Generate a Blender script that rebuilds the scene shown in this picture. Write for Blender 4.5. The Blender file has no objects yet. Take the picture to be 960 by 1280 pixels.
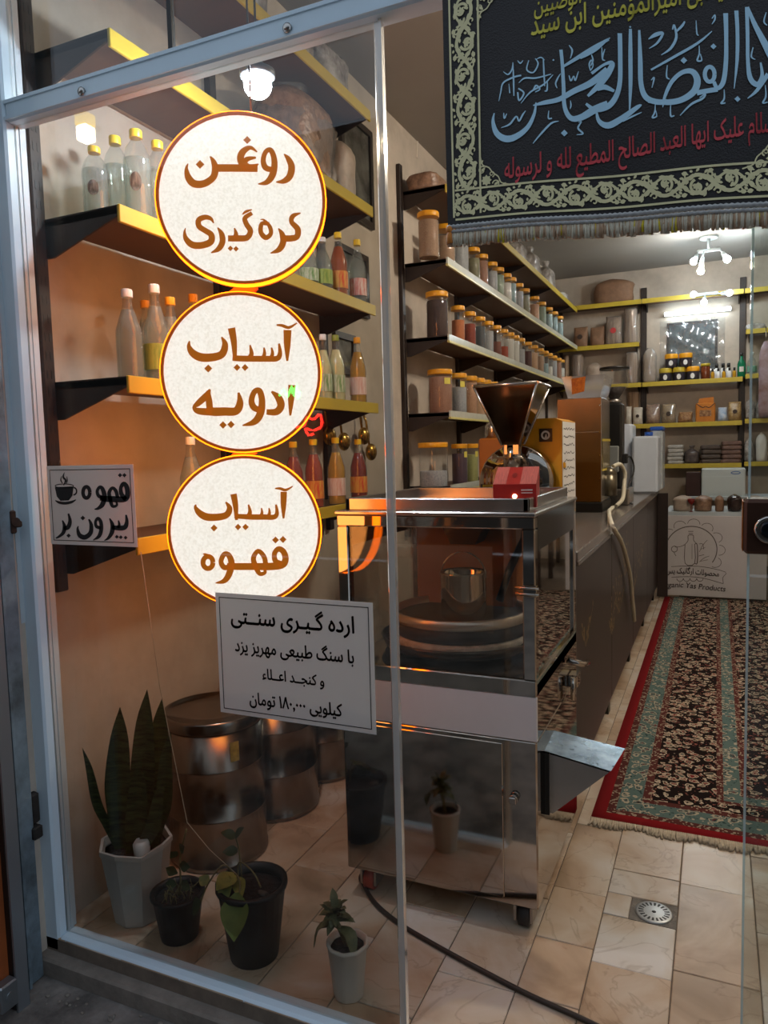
import bpy, math, random
from mathutils import Vector, Matrix
random.seed(7)
S = bpy.context.scene
COL = S.collection
# ------------------------------------------------------------------ camera
CAM_H = 1.32; FPX = 921.947
_y, _p, _r = (math.radians(a) for a in (-24.30784, -4.77762, -1.53115))
_f = Vector((math.sin(_y)*math.cos(_p), math.cos(_y)*math.cos(_p), math.sin(_p)))
_rt = Vector((math.cos(_y), -math.sin(_y), 0)); _u = _rt.cross(_f)
_c, _s = math.cos(_r), math.sin(_r)
RT = _c*_rt + _s*_u; UP = -_s*_rt + _c*_u; FW = _f
CAMP = Vector((0, 0, CAM_H))
cd = bpy.data.cameras.new('camera'); cam = bpy.data.objects.new('camera', cd); COL.objects.link(cam)
cd.sensor_fit = 'VERTICAL'; cd.sensor_height = 36; cd.sensor_width = 27; cd.lens = FPX/1280*36
cd.clip_start = 0.02; cd.clip_end = 200
mw = Matrix((RT, UP, -FW)).transposed().to_4x4(); mw.translation = CAMP
cam.matrix_world = mw
S.camera = cam
def ray(x, y): return RT*((x-480)/FPX) + UP*((640-y)/FPX) + FW
def onY(x, y, Y): d = ray(x, y); return CAMP + d*(Y/d.y)
def onX(x, y, X): d = ray(x, y); return CAMP + d*(X/d.x)
def onZ(x, y, Z): d = ray(x, y); return CAMP + d*((Z-CAM_H)/d.z)
def onPlane(x, y, c, n): d = ray(x, y); return CAMP + d*((c-CAMP).dot(n)/d.dot(n))

# ------------------------------------------------------------------ world and view
w = bpy.data.worlds.new('dusk_street'); S.world = w; w.use_nodes = True
bg = w.node_tree.nodes['Background']
bg.inputs[0].default_value = (0.60, 0.72, 0.88, 1); bg.inputs[1].default_value = 0.72
S.view_settings.view_transform = 'Standard'; S.view_settings.look = 'None'
S.view_settings.gamma = 1; S.view_settings.use_curve_mapping = False
S.view_settings.exposure = 0.42
try:
    S.cycles.transparent_max_bounces = 32; S.cycles.max_bounces = 10; S.cycles.glossy_bounces = 6
    S.cycles.sample_clamp_indirect = 6
except Exception: pass

# ------------------------------------------------------------------ materials
def lin(c):
    if isinstance(c, str):
        c = c.lstrip('#'); c = [int(c[i:i+2], 16)/255 for i in (0, 2, 4)]
        c = [v/12.92 if v <= 0.04045 else ((v+0.055)/1.055)**2.4 for v in c]
    return (c[0], c[1], c[2], 1)
MATS = {}
def mat(name, col, rough=0.5, metal=0.0, var=0.0, scale=8.0, bump=0.0, bscale=None, col2=None, sheen=0, trans=0, emit=None, estr=0, spec=0.5, aniso=None, rnd=0.0):
    """plain procedural material: base colour, noise variation, fine bump"""
    if name in MATS: return MATS[name]
    m = bpy.data.materials.new(name); m.use_nodes = True; MATS[name] = m
    nt = m.node_tree; N = nt.nodes; L = nt.links; b = N['Principled BSDF']
    b.inputs['Base Color'].default_value = lin(col); b.inputs['Roughness'].default_value = rough
    b.inputs['Metallic'].default_value = metal; b.inputs['Specular IOR Level'].default_value = spec
    if trans: b.inputs['Transmission Weight'].default_value = trans
    if sheen: b.inputs['Sheen Weight'].default_value = sheen
    if emit: b.inputs['Emission Color'].default_value = lin(emit); b.inputs['Emission Strength'].default_value = estr
    tc = None
    def coord():
        nonlocal tc
        if tc is None: tc = N.new('ShaderNodeTexCoord')
        return tc.outputs['Object']
    if var or col2:
        no = N.new('ShaderNodeTexNoise'); no.inputs['Scale'].default_value = scale; no.inputs['Detail'].default_value = 6; no.inputs['Roughness'].default_value = 0.65
        if aniso:
            mp = N.new('ShaderNodeMapping'); mp.inputs['Scale'].default_value = aniso; L.new(coord(), mp.inputs[0]); L.new(mp.outputs[0], no.inputs['Vector'])
        else: L.new(coord(), no.inputs['Vector'])
        c1 = lin(col); c2 = lin(col2) if col2 else tuple(max(0, v*(1-var)) for v in c1[:3])+(1,)
        r = N.new('ShaderNodeValToRGB'); r.color_ramp.elements[0].position = 0.35; r.color_ramp.elements[1].position = 0.65
        r.color_ramp.elements[0].color = c2; r.color_ramp.elements[1].color = c1
        L.new(no.outputs['Fac'], r.inputs[0]); out = r.outputs[0]
        if rnd:
            oi = N.new('ShaderNodeObjectInfo'); h = N.new('ShaderNodeHueSaturation')
            mr = N.new('ShaderNodeMapRange'); mr.inputs['To Min'].default_value = 1-rnd; mr.inputs['To Max'].default_value = 1+rnd
            L.new(oi.outputs['Random'], mr.inputs['Value']); L.new(mr.outputs[0], h.inputs['Value']); L.new(out, h.inputs['Color']); out = h.outputs[0]
        L.new(out, b.inputs['Base Color'])
    if bump:
        no = N.new('ShaderNodeTexNoise'); no.inputs['Scale'].default_value = bscale or scale*3; no.inputs['Detail'].default_value = 4
        L.new(coord(), no.inputs['Vector'])
        bp = N.new('ShaderNodeBump'); bp.inputs['Strength'].default_value = bump; bp.inputs['Distance'].default_value = 0.01
        L.new(no.outputs['Fac'], bp.inputs['Height']); L.new(bp.outputs[0], b.inputs['Normal'])
    return m
def emat(name, col, st):
    if name in MATS: return MATS[name]
    m = bpy.data.materials.new(name); m.use_nodes = True; MATS[name] = m
    nt = m.node_tree; b = nt.nodes['Principled BSDF']; b.inputs['Base Color'].default_value = lin(col)
    b.inputs['Emission Color'].default_value = lin(col); b.inputs['Emission Strength'].default_value = st
    return m
def pane(name, tint=(0.93, 0.95, 0.95), refl=1.0, rough=0.0, haze=0.0):
    """thin clear sheet: light passes straight through, surface reflects by Fresnel"""
    if name in MATS: return MATS[name]
    m = bpy.data.materials.new(name); m.use_nodes = True; MATS[name] = m
    nt = m.node_tree; N = nt.nodes; L = nt.links; N.remove(N['Principled BSDF'])
    o = N['Material Output']; t = N.new('ShaderNodeBsdfTransparent'); t.inputs[0].default_value = lin(tint)
    g = N.new('ShaderNodeBsdfGlossy'); g.inputs['Roughness'].default_value = rough; g.inputs[0].default_value = (1, 1, 1, 1)
    lw = N.new('ShaderNodeLayerWeight'); lw.inputs[0].default_value = .5
    pw = N.new('ShaderNodeMath'); pw.operation = 'POWER'; pw.inputs[1].default_value = 5; L.new(lw.outputs['Facing'], pw.inputs[0])
    k = N.new('ShaderNodeMath'); k.operation = 'MULTIPLY_ADD'; k.inputs[1].default_value = .96*refl; k.inputs[2].default_value = .04*refl; L.new(pw.outputs[0], k.inputs[0])
    x = N.new('ShaderNodeMixShader'); L.new(k.outputs[0], x.inputs[0]); L.new(g.outputs[0], x.inputs[2])
    if haze:
        d = N.new('ShaderNodeBsdfDiffuse'); d.inputs[0].default_value = (0.8, 0.8, 0.8, 1)
        x2 = N.new('ShaderNodeMixShader'); x2.inputs[0].default_value = haze
        L.new(t.outputs[0], x2.inputs[1]); L.new(d.outputs[0], x2.inputs[2]); L.new(x2.outputs[0], x.inputs[1])
    else: L.new(t.outputs[0], x.inputs[1])
    L.new(x.outputs[0], o.inputs[0])
    return m
GLASS = pane('shop_glass', (0.85, 0.85, 0.83), 0.9)
CLEAR = pane('clear_plastic', (0.95, 0.96, 0.96), 0.9, 0.04, 0.015)
BOTTLE = pane('bottle_glass', (0.86, 0.89, 0.87), 1.0, 0.02, 0.05)
FILM = pane('plastic_film', (0.86, 0.86, 0.85), 1.3, 0.12, 0.12)
DIRTY = pane('greasy_glass', (0.92, 0.90, 0.86), 1.7, 0.02, 0.0)
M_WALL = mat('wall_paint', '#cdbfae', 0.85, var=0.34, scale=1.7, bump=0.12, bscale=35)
M_CEIL = mat('ceiling_paint', '#9a968f', 0.85, var=0.08, scale=1.2)
M_ALU = mat('painted_aluminium', '#d3e4ee', 0.32, var=0.06, scale=5)
M_STEEL = mat('mirror_steel', '#b6ada4', 0.055, 1.0, var=0.10, scale=3, bump=0.008, bscale=5)
M_STEELB = mat('brushed_steel', '#b9b4ae', 0.26, 1.0, var=0.12, scale=14)
M_DARKSTEEL = mat('dull_drum_steel', '#8f877e', 0.24, 1.0, var=0.25, scale=5)
M_BLACK = mat('black_paint', '#15120f', 0.45, var=0.2, scale=10)
M_RACK = mat('rack_brown_black', '#2a1c14', 0.5, var=0.25, scale=8)
M_BOARD = mat('shelf_board_brown', '#5a3a22', 0.5, var=0.2, scale=4, aniso=(1, 8, 1))
M_YEL = mat('yellow_strip', '#c4ab34', 0.4, var=0.1, scale=12)
M_YELG = mat('yellow_strip_pale', '#d9cf7c', 0.35, var=0.1, scale=12)
M_RAIL = mat('price_rail_clear', '#cfd2c4', 0.15, var=0.12, scale=20)
M_LIDO = mat('amber_lid', '#e8a21c', 0.4, var=0.08, scale=20)
M_LIDY = mat('yellow_cap', '#ecc92a', 0.38)
M_WHITE = mat('white_plastic', '#e6e6e4', 0.4, var=0.04)
M_BLUE = mat('blue_plastic', '#1f55b4', 0.4)
M_PAPER = mat('paper_white', '#dedad4', 0.8, var=0.05, scale=10)
M_KRAFT = mat('kraft_bag', '#a98b6f', 0.7, var=0.2, scale=18, bump=0.3, bscale=25)
M_INK = mat('brown_ink', '#a8560c', 0.6)
M_INKD = mat('dark_ink', '#1d1412', 0.6)
M_RUB = mat('black_rubber', '#191715', 0.55)

# ------------------------------------------------------------------ mesh helpers
class MB:
    def __init__(s): s.v = []; s.f = []; s.sm = []
    def add(s, vs, fs, smooth=False):
        k = len(s.v); s.v += [tuple(v) for v in vs]; s.f += [tuple(i+k for i in f) for f in fs]; s.sm += [smooth]*len(fs); return s
    def box(s, x0, x1, y0, y1, z0, z1, bev=0.0):
        if bev <= 0:
            vs = [(x, y, z) for z in (z0, z1) for y in (y0, y1) for x in (x0, x1)]
            return s.add(vs, [(0, 2, 3, 1), (4, 5, 7, 6), (0, 1, 5, 4), (2, 6, 7, 3), (0, 4, 6, 2), (1, 3, 7, 5)])
        b = min(bev, (x1-x0)*.45, (y1-y0)*.45, (z1-z0)*.45)
        def ring(x0, x1, y0, y1, z, c): return [(x0+c, y0, z), (x1-c, y0, z), (x1, y0+c, z), (x1, y1-c, z), (x1-c, y1, z), (x0+c, y1, z), (x0, y1-c, z), (x0, y0+c, z)]
        R = [ring(x0+b, x1-b, y0+b, y1-b, z0, b*.5), ring(x0, x1, y0, y1, z0+b, b), ring(x0, x1, y0, y1, z1-b, b), ring(x0+b, x1-b, y0+b, y1-b, z1, b*.5)]
        return s.rings(R)
    def rings(s, R, closed=True, cap0=True, cap1=True, smooth=False):
        n = len(R[0]); vs = [p for r in R for p in r]; fs = []
        for i in range(len(R)-1):
            for j in range(n if closed else n-1):
                a = i*n+j; b = i*n+(j+1) % n; fs.append((a, b, b+n, a+n))
        s.add(vs, fs, smooth)
        k = len(s.v)-len(vs)
        if cap0: s.f.append(tuple(k+j for j in reversed(range(n)))); s.sm.append(False)
        if cap1: s.f.append(tuple(k+(len(R)-1)*n+j for j in range(n))); s.sm.append(False)
        return s
    def lathe(s, prof, n=20, c=(0, 0, 0), cap0=True, cap1=True, smooth=True, ribs=0, ribd=0.0):
        R = []
        for r, z in prof:
            R.append([(c[0]+(r*(1+(ribd if ribs and (j*ribs//n) % 2 else 0)))*math.cos(2*math.pi*j/n), c[1]+(r*(1+(ribd if ribs and (j*ribs//n) % 2 else 0)))*math.sin(2*math.pi*j/n), c[2]+z) for j in range(n)])
        return s.rings(R, True, cap0, cap1, smooth)
    def tube(s, pts, r, n=8, smooth=True, cap=True):
        pts = [Vector(p) for p in pts]; R = []; ref = Vector((0, 0, 1))
        for i, p in enumerate(pts):
            t = (pts[min(i+1, len(pts)-1)]-pts[max(i-1, 0)]).normalized()
            if abs(t.dot(ref)) > 0.95: ref = Vector((1, 0, 0))
            a = t.cross(ref).normalized(); b = t.cross(a); rr = r[i] if isinstance(r, (list, tuple)) else r
            R.append([tuple(p+(a*math.cos(2*math.pi*j/n)+b*math.sin(2*math.pi*j/n))*rr) for j in range(n)])
        return s.rings(R, True, cap, cap, smooth)
    def prism(s, poly, d, origin=(0, 0, 0), U=(1, 0, 0), V=(0, 0, 1), W=(0, 1, 0)):
        """polygon in U,V extruded by d along W"""
        o = Vector(origin); U = Vector(U); V = Vector(V); W = Vector(W)
        a = [o+U*p[0]+V*p[1] for p in poly]; b = [q+W*d for q in a]; n = len(poly)
        return s.add(a+b, [tuple(range(n)), tuple(reversed(range(n, 2*n)))]+[(i, i+n, (i+1) % n+n, (i+1) % n) for i in range(n)])
    def sphere(s, c, r, n=14, m=9, sc=(1, 1, 1)):
        R = []
        for i in range(m+1):
            a = -math.pi/2+math.pi*i/m; rr = max(1e-4, math.cos(a)*r)
            R.append([(c[0]+rr*math.cos(2*math.pi*j/n)*sc[0], c[1]+rr*math.sin(2*math.pi*j/n)*sc[1], c[2]+r*math.sin(a)*sc[2]) for j in range(n)])
        return s.rings(R, True, True, True, True)
    def mesh(s, name, m=None):
        me = bpy.data.meshes.new(name); me.from_pydata(s.v, [], s.f); me.update()
        me.polygons.foreach_set('use_smooth', s.sm)
        if m: me.materials.append(m)
        return me
    def build(s, name, m, parent=None, loc=None, rz=None):
        return link(name, s.mesh(name, m), parent, loc, rz)
def link(name, me, parent=None, loc=None, rz=None):
    o = bpy.data.objects.new(name, me); COL.objects.link(o)
    if parent: o.parent = parent
    if loc is not None: o.location = loc
    if rz is not None: o.rotation_euler = (0, 0, rz)
    return o
def tag(o, label, cat, group=None):
    o['label'] = label; o['category'] = cat
    if group: o['group'] = group
    return o
def thing(name, label, cat, loc=(0, 0, 0), rz=0, group=None):
    o = bpy.data.objects.new(name, None); COL.objects.link(o); o.location = loc; o.rotation_euler = (0, 0, rz); o.empty_display_size = 0.02
    return tag(o, label, cat, group)
def struct(o): o['kind'] = 'structure'; return o
def smooth_path(pts, k=6):
    """Catmull-Rom through points of any dimension"""
    P = [tuple(map(float, p)) for p in pts]
    if len(P) < 3: return P
    out = []
    for i in range(len(P)-1):
        p0, p1, p2, p3 = P[max(i-1, 0)], P[i], P[i+1], P[min(i+2, len(P)-1)]
        for j in range(k):
            t = j/k
            out.append(tuple(0.5*(2*b+(c-a)*t+(2*a-5*b+4*c-d)*t*t+(3*b-a-3*c+d)*t**3) for a, b, c, d in zip(p0, p1, p2, p3)))
    return out+[P[-1]]
def strokes_to_polys(strokes, k=6):
    """strokes: lists of (x, y, width) -> flat quads in 2D; a stroke given as ('dot', x, y, r) is a diamond, ('poly', pts) a filled outline"""
    V, F = [], []
    for st in strokes:
        if st[0] == 'dot':
            _, x, y, r = st; b = len(V); V += [(x-r, y), (x, y-r), (x+r, y), (x, y+r)]; F.append((b, b+1, b+2, b+3)); continue
        if st[0] == 'poly':
            b = len(V); V += list(st[1]); F.append(tuple(range(b, len(V)))); continue
        P = smooth_path(st, k); b = len(V)
        for i, (x, y, wd) in enumerate(P):
            a = P[max(i-1, 0)]; c = P[min(i+1, len(P)-1)]; dx, dy = c[0]-a[0], c[1]-a[1]; l = math.hypot(dx, dy) or 1
            nx, ny = -dy/l*wd/2, dx/l*wd/2; V += [(x+nx, y+ny), (x-nx, y-ny)]
        for i in range(len(P)-1): F.append((b+2*i, b+2*i+1, b+2*i+3, b+2*i+2))
    return V, F
def ring_stroke(cx, cy, rx, ry, wd, a0=0, a1=360, n=12):
    return [(cx+rx*math.cos(math.radians(a0+(a1-a0)*i/n)), cy+ry*math.sin(math.radians(a0+(a1-a0)*i/n)), wd) for i in range(n+1)]

# ------------------------------------------------------------------ Persian lettering from the built-in font
AF = {}
_cp = 0xFE80
for ch, n in [('ء', 1), ('آ', 2), ('أ', 2), ('ؤ', 2), ('إ', 2), ('ئ', 4), ('ا', 2), ('ب', 4), ('ة', 2), ('ت', 4), ('ث', 4), ('ج', 4), ('ح', 4), ('خ', 4), ('د', 2), ('ذ', 2), ('ر', 2), ('ز', 2), ('س', 4), ('ش', 4), ('ص', 4), ('ض', 4), ('ط', 4), ('ظ', 4), ('ع', 4), ('غ', 4), ('ف', 4), ('ق', 4), ('ك', 4), ('ل', 4), ('م', 4), ('ن', 4), ('ه', 4), ('و', 2), ('ى', 2), ('ي', 4)]:
    AF[ch] = [_cp+i for i in range(n)]; _cp += n
for a, c, n in (('پ', 0xFB56, 4), ('چ', 0xFB7A, 4), ('ک', 0xFB8E, 4), ('گ', 0xFB92, 4), ('ی', 0xFBFC, 4)): AF[a] = [c+i for i in range(n)]
AF['ـ'] = [0x640]*4
def shape_text(t):
    out = []
    for i, ch in enumerate(t):
        if ch not in AF: out.append(ch); continue
        f = AF[ch]; pj = i > 0 and len(AF.get(t[i-1], ())) == 4 and ch != 'ء'; nj = i < len(t)-1 and t[i+1] in AF and len(f) == 4 and t[i+1] != 'ء'
        k = 3 if pj and nj else 2 if nj else 1 if pj else 0
        if len(f) == 2: k = 1 if pj else 0
        if len(f) == 1: k = 0
        out.append(chr(f[k]))
    out.reverse(); s = ''.join(out)
    res = ''; num = ''
    for ch in s:                                   # digits keep their own order
        if ch in '۰۱۲۳۴۵۶۷۸۹,' : num = ch+num
        else: res += num+ch; num = ''
    return res+num
_GC = {}
def _font_eval(body):
    """outline loops of a piece of text (no fill)"""
    cu = bpy.data.curves.new('glyph', 'FONT'); cu.body = body; cu.size = 1; cu.resolution_u = 4; cu.fill_mode = 'NONE'
    o = bpy.data.objects.new('glyph', cu); COL.objects.link(o); bpy.context.view_layer.update()
    dg = bpy.context.evaluated_depsgraph_get(); me = o.evaluated_get(dg).to_mesh()
    V = [(v.co.x, v.co.y) for v in me.vertices]; par = list(range(len(V)))
    def find(i):
        while par[i] != i: i = par[i]
        return i
    for e in me.edges:
        p, q = find(e.vertices[0]), find(e.vertices[1])
        if p != q: par[max(p, q)] = min(p, q)
    loops = {}
    for i in range(len(V)): loops.setdefault(find(i), []).append(V[i])
    o.evaluated_get(dg).to_mesh_clear(); bpy.data.objects.remove(o); bpy.data.curves.remove(cu)
    return [l for l in loops.values() if len(l) > 2]
def fill_loops(loops, step=.018):
    """non-zero winding fill by thin horizontal strips"""
    ys = [p[1] for l in loops for p in l]; y0 = min(ys); n = max(1, int(math.ceil((max(ys)-y0)/step))); st = (max(ys)-y0)/n; V, F = [], []
    for k in range(n):
        y = y0+(k+.5)*st; xs = []
        for l in loops:
            for p, q in zip(l, l[1:]+l[:1]):
                if (p[1] <= y) != (q[1] <= y): xs.append((p[0]+(q[0]-p[0])*(y-p[1])/(q[1]-p[1]), 1 if q[1] > p[1] else -1))
        xs.sort(); wn = 0
        for (xa, d), nxt in zip(xs, xs[1:]+[None]):
            wn += d
            if wn != 0 and nxt is not None: b = len(V); V += [(xa, y-st/2), (nxt[0], y-st/2), (nxt[0], y+st/2), (xa, y+st/2)]; F.append((b, b+1, b+2, b+3))
    return V, F
def glyph(ch, bold):
    key = (ch, bold)
    if key in _GC: return _GC[key]
    if '|' not in _GC: _GC['|'] = max(v[0] for l in _font_eval('|') for v in l)
    V, F = fill_loops(_font_eval(ch)) if ch.strip() else ([], [])
    if bold and V:
        V0, F0 = V, F; V, F = [], []
        for dx, dy in ((0, 0), (1, .3), (-1, -.3), (.3, 1), (-.3, -1)):
            b = len(V); V = V+[(p[0]+dx*bold, p[1]+dy*bold) for p in V0]; F = F+[tuple(i+b for i in f) for f in F0]
    adv = max(v[0] for l in _font_eval(ch+'|') for v in l)-_GC['|']
    _GC[key] = (V, F, adv); return _GC[key]
def text2d(t, bold=0.0, latin=False):
    """flat text, left at x=0, baseline y=0, nominal size 1 -> V, F, width"""
    V, F, x = [], [], 0.0
    for ch in (t if latin else shape_text(t)):
        gv, gf, adv = glyph(ch, bold); b = len(V)
        V += [(p[0]+x, p[1]) for p in gv]; F += [tuple(i+b for i in f) for f in gf]; x += adv
    return V, F, x
def text_fit(t, x0, x1, y, bold=0.0, hs=1.0, latin=False, shear=0.0, slope=0.0):
    V, F, wd = text2d(t, bold, latin); k = (x1-x0)/wd
    return [(x0+(p[0]+shear*p[1])*k, y+p[1]*k*hs+slope*p[0]*k) for p in V], F
def flat(mb, V, F, fn):
    mb.add([fn(*p) for p in V], F); return mb

# fill the glyph cache while the scene is still almost empty (quick)
for _t, _b, _l in (('ارده گـیـری سنــتی با سنگ طبیعی مهریز یزد و کنجــد اعــلاء کیلویی ۱۸۰,۰۰۰ تومان', .022, False), ('السلام علیک ایها العبد الصالح المطیع لله و لرسوله', .012, False), ('یا ابن امیرالمؤمنین ابن سید الوصیین', .014, False), ('محصولات ارگانیک یس', .02, False), ('Organic Yas Products', .012, True)): text2d(_t, _b, _l)
# ------------------------------------------------------------------ layout (metres; X along the shop front, Y into the shop)
YG = 1.41                      # plane of the shop window
XW = -1.69                     # left wall
XE = -1.41                     # front edge of the left wall shelves
YB = 8.65; ZC = 3.2            # back wall, ceiling
ZS = dict(E=1.098, D=1.527, C=1.962, A=2.392, B=2.80)   # shelf levels

# ------------------------------------------------------------------ room shell
def tile_mat():
    m = bpy.data.materials.new('marble_tile'); m.use_nodes = True; nt = m.node_tree; N = nt.nodes; L = nt.links; b = N['Principled BSDF']
    tc = N.new('ShaderNodeTexCoord'); oi = N.new('ShaderNodeObjectInfo')
    add = N.new('ShaderNodeVectorMath'); add.operation = 'ADD'; sc = N.new('ShaderNodeVectorMath'); sc.operation = 'SCALE'; sc.inputs[3].default_value = 37
    cx = N.new('ShaderNodeCombineXYZ')
    for i in range(3): L.new(oi.outputs['Random'], cx.inputs[i])
    L.new(cx.outputs[0], sc.inputs[0]); L.new(tc.outputs['Object'], add.inputs[0]); L.new(sc.outputs[0], add.inputs[1])
    n1 = N.new('ShaderNodeTexNoise'); n1.inputs['Scale'].default_value = 3.6; n1.inputs['Detail'].default_value = 7; n1.inputs['Distortion'].default_value = 0.8
    L.new(add.outputs[0], n1.inputs['Vector'])
    r = N.new('ShaderNodeValToRGB'); e = r.color_ramp.elements
    e[0].position = .30; e[0].color = lin('#9a7f63'); e[1].position = .72; e[1].color = lin('#d6cdc2')
    k = e.new(.45); k.color = lin('#bb9f82'); k = e.new(.58); k.color = lin('#cab8a2')
    L.new(n1.outputs['Fac'], r.inputs[0])
    n2 = N.new('ShaderNodeTexNoise'); n2.inputs['Scale'].default_value = 3.2; n2.inputs['Detail'].default_value = 5; n2.inputs['Distortion'].default_value = 1.6; L.new(add.outputs[0], n2.inputs['Vector'])
    v = N.new('ShaderNodeValToRGB'); e = v.color_ramp.elements; e[0].position = .487; e[0].color = (1, 1, 1, 1); e[1].position = .513; e[1].color = (1, 1, 1, 1); q = e.new(.5); q.color = lin('#c2b5a6')
    L.new(n2.outputs['Fac'], v.inputs[0])
    mx = N.new('ShaderNodeMix'); mx.data_type = 'RGBA'; mx.blend_type = 'MULTIPLY'; mx.inputs['Factor'].default_value = .45
    L.new(r.outputs[0], mx.inputs['A']); L.new(v.outputs[0], mx.inputs['B'])
    h = N.new('ShaderNodeHueSaturation'); mr = N.new('ShaderNodeMapRange'); mr.inputs['To Min'].default_value = .93; mr.inputs['To Max'].default_value = 1.05
    L.new(oi.outputs['Random'], mr.inputs['Value']); L.new(mr.outputs[0], h.inputs['Value']); L.new(mx.outputs['Result'], h.inputs['Color']); L.new(h.outputs[0], b.inputs['Base Color'])
    b.inputs['Roughness'].default_value = .3
    return m
M_TILE = tile_mat()
M_GROUT = mat('grout_cement', '#7a6c5e', 0.9, var=.3, scale=20)
floor = struct(MB().box(XW-.1, 2.0, 1.38, YB+.1, -.12, -.004).build('floor', M_GROUT))
cols = [XW]
xj = [-1.69, -1.62, -1.424, -1.228, -1.032, -.835, -.633, -.434, -.281, -.087, .111, .309, .507, .705, .903, 1.1, 1.3, 1.5, 1.7, 2.0]
joints = {8: [1.44, 1.84, 2.052, 2.160, 2.29, 2.62], 9: [1.482, 1.882, 2.283, 2.684], 10: [1.65, 2.12, 2.52], 7: [1.5, 1.66, 1.885, 2.13, 2.53]}
for i in range(len(xj)-1):
    x0, x1 = xj[i], xj[i+1]
    ys = joints.get(i)
    if ys is None: ys = [1.42+((i*.173) % .4)]
    ys = [1.38]+[y for y in ys if y > 1.41]
    while ys[-1] < 7.4: ys.append(ys[-1]+.4)
    for a, b2 in zip(ys, ys[1:]):
        if x0 > -.36 and a > 2.7: continue               # under the carpet
        if x1 < -.6 and a > 3.3: continue                # under and behind the counter
        if i == 8 and abs(a-2.052) < .01:                # the drain sits in this course
            parts = [(x0, -.211, a, b2)]
        else: parts = [(x0, x1, a, b2)]
        for (p, q, r_, s_) in parts:
            g = .0013; dz = random.uniform(-.0012, .0008)
            me = MB().box(-(q-p)/2+g, (q-p)/2-g, -(s_-r_)/2+g, (s_-r_)/2-g, -.012, 0, .0015).mesh('tile', M_TILE)
            link('tile', me, floor, ((p+q)/2, (r_+s_)/2, dz))
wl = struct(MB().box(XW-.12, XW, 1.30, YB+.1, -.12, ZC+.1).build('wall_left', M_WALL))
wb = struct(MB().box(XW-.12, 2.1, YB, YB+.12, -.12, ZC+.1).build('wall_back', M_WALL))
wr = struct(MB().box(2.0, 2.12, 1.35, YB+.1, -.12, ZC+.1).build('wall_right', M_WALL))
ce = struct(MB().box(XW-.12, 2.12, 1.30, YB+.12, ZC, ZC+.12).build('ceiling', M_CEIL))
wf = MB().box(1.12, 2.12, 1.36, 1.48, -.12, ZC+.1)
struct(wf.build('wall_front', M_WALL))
# crack in the left wall, filled with pale plaster
ck = [onX(x, y, XW+.001) for x, y in ((527, 40), (525, 70), (529, 100), (526, 128), (529, 150), (522, 175), (521, 198))]
MB().tube(smooth_path([tuple(p) for p in ck], 4), [.004+.004*random.random() for _ in range(25)], 5).build('plaster_crack', mat('crack_plaster', '#e0d5c4', .9), wl)

# ------------------------------------------------------------------ street side
M_GROUND = mat('street_concrete', '#88817a', 0.92, var=.55, scale=7, bump=1.0, bscale=24, col2='#4c4844')
struct(MB().box(-3.2, 3.0, -3.0, 1.385, -.30, -.09).build('pavement', M_GROUND))
M_STONE = mat('sill_stone', '#8d8378', .8, var=.4, scale=9, bump=.5)
struct(MB().box(-1.70, -.6, 1.345, 1.44, -.095, -.04, .006).build('trim_1', M_STONE))
_rc = random.Random(15); rub = MB()
for _i in range(70):
    _x = _rc.uniform(-1.6, -.7); _y = 1.335-abs(_rc.gauss(0, .05)); _s = _rc.uniform(.002, .006)
    rub.sphere((_x, _y, -.09+_s*.3), _s, 6, 4, (_rc.uniform(.8, 1.6), _rc.uniform(.7, 1.3), .6))
_ro = tag(rub.build('mortar_crumbs', mat('mortar_crumbs', '#8d857a', .95, var=.4, scale=40)), 'loose mortar crumbs lying along the foot of the window sill', 'rubble'); _ro['kind'] = 'stuff'
struct(MB().box(-.6, 1.12, 1.36, 1.44, -.095, -.004, .006).build('trim_2', M_STONE))
struct(MB().box(-14, 9, -6.2, -5.8, -.09, 5.4).build('wall_across_street', mat('opposite_facade', '#4a4540', .9, var=.4, scale=1.5)))
# lantern and neon scribble across the street; the pane mirrors them
def mirrored(px, py, Yw):
    p_ = onY(px, py, YG); d_ = ray(px, py); return p_+Vector((d_.x, -d_.y, d_.z))*((Yw-YG)/-d_.y)
lp_ = mirrored(107, 160, -5.55)
ln_ = thing('street_lantern', 'yellow-topped lit wall lantern, seen only as a mirror image in the pane', 'lantern', tuple(lp_))
MB().box(-.10, .10, -.10, .10, -.19, .02, .02).build('glowing_box', emat('lantern_glow', '#fff6d8', 22), ln_)
MB().box(-.11, .11, -.11, .11, .02, .19, .02).build('hood', emat('lantern_yellow', '#d9b81c', 4.5), ln_)
MB().box(-.03, .03, -.26, -.10, .04, .10).build('bracket', M_BLACK, ln_)
for nm_, px_, py_, col_, pts_ in (('green', 363, 491, '#10e060', ((-14, 4), (-8, -4), (-4, 5), (2, -8), (4, 4), (8, -10), (9, 8), (12, -2))), ('red', 386, 530, '#ff2a20', ((-16, 4), (-6, 2), (-2, -8), (6, -6), (14, -12), (16, 2), (6, 8), (-4, 6), (0, 14), (6, 12)))):
    base_ = mirrored(px_, py_, -5.78); P_ = [mirrored(px_+a_, py_+b_, -5.77)-base_ for a_, b_ in pts_]
    tn_ = thing('neon_sign', nm_+' neon scribble mirrored in the pane by the middle sign', 'neon sign', tuple(base_))
    MB().tube(smooth_path([tuple(q_) for q_ in P_], 4), .018, 6).build('neon_tube', emat('neon_'+nm_, col_, 20), tn_)
    MB().box(min(q_.x for q_ in P_)-.05, max(q_.x for q_ in P_)+.05, -.022, -.012, min(q_.z for q_ in P_)-.05, max(q_.z for q_ in P_)+.05).build('backing', M_BLACK, tn_)
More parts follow.
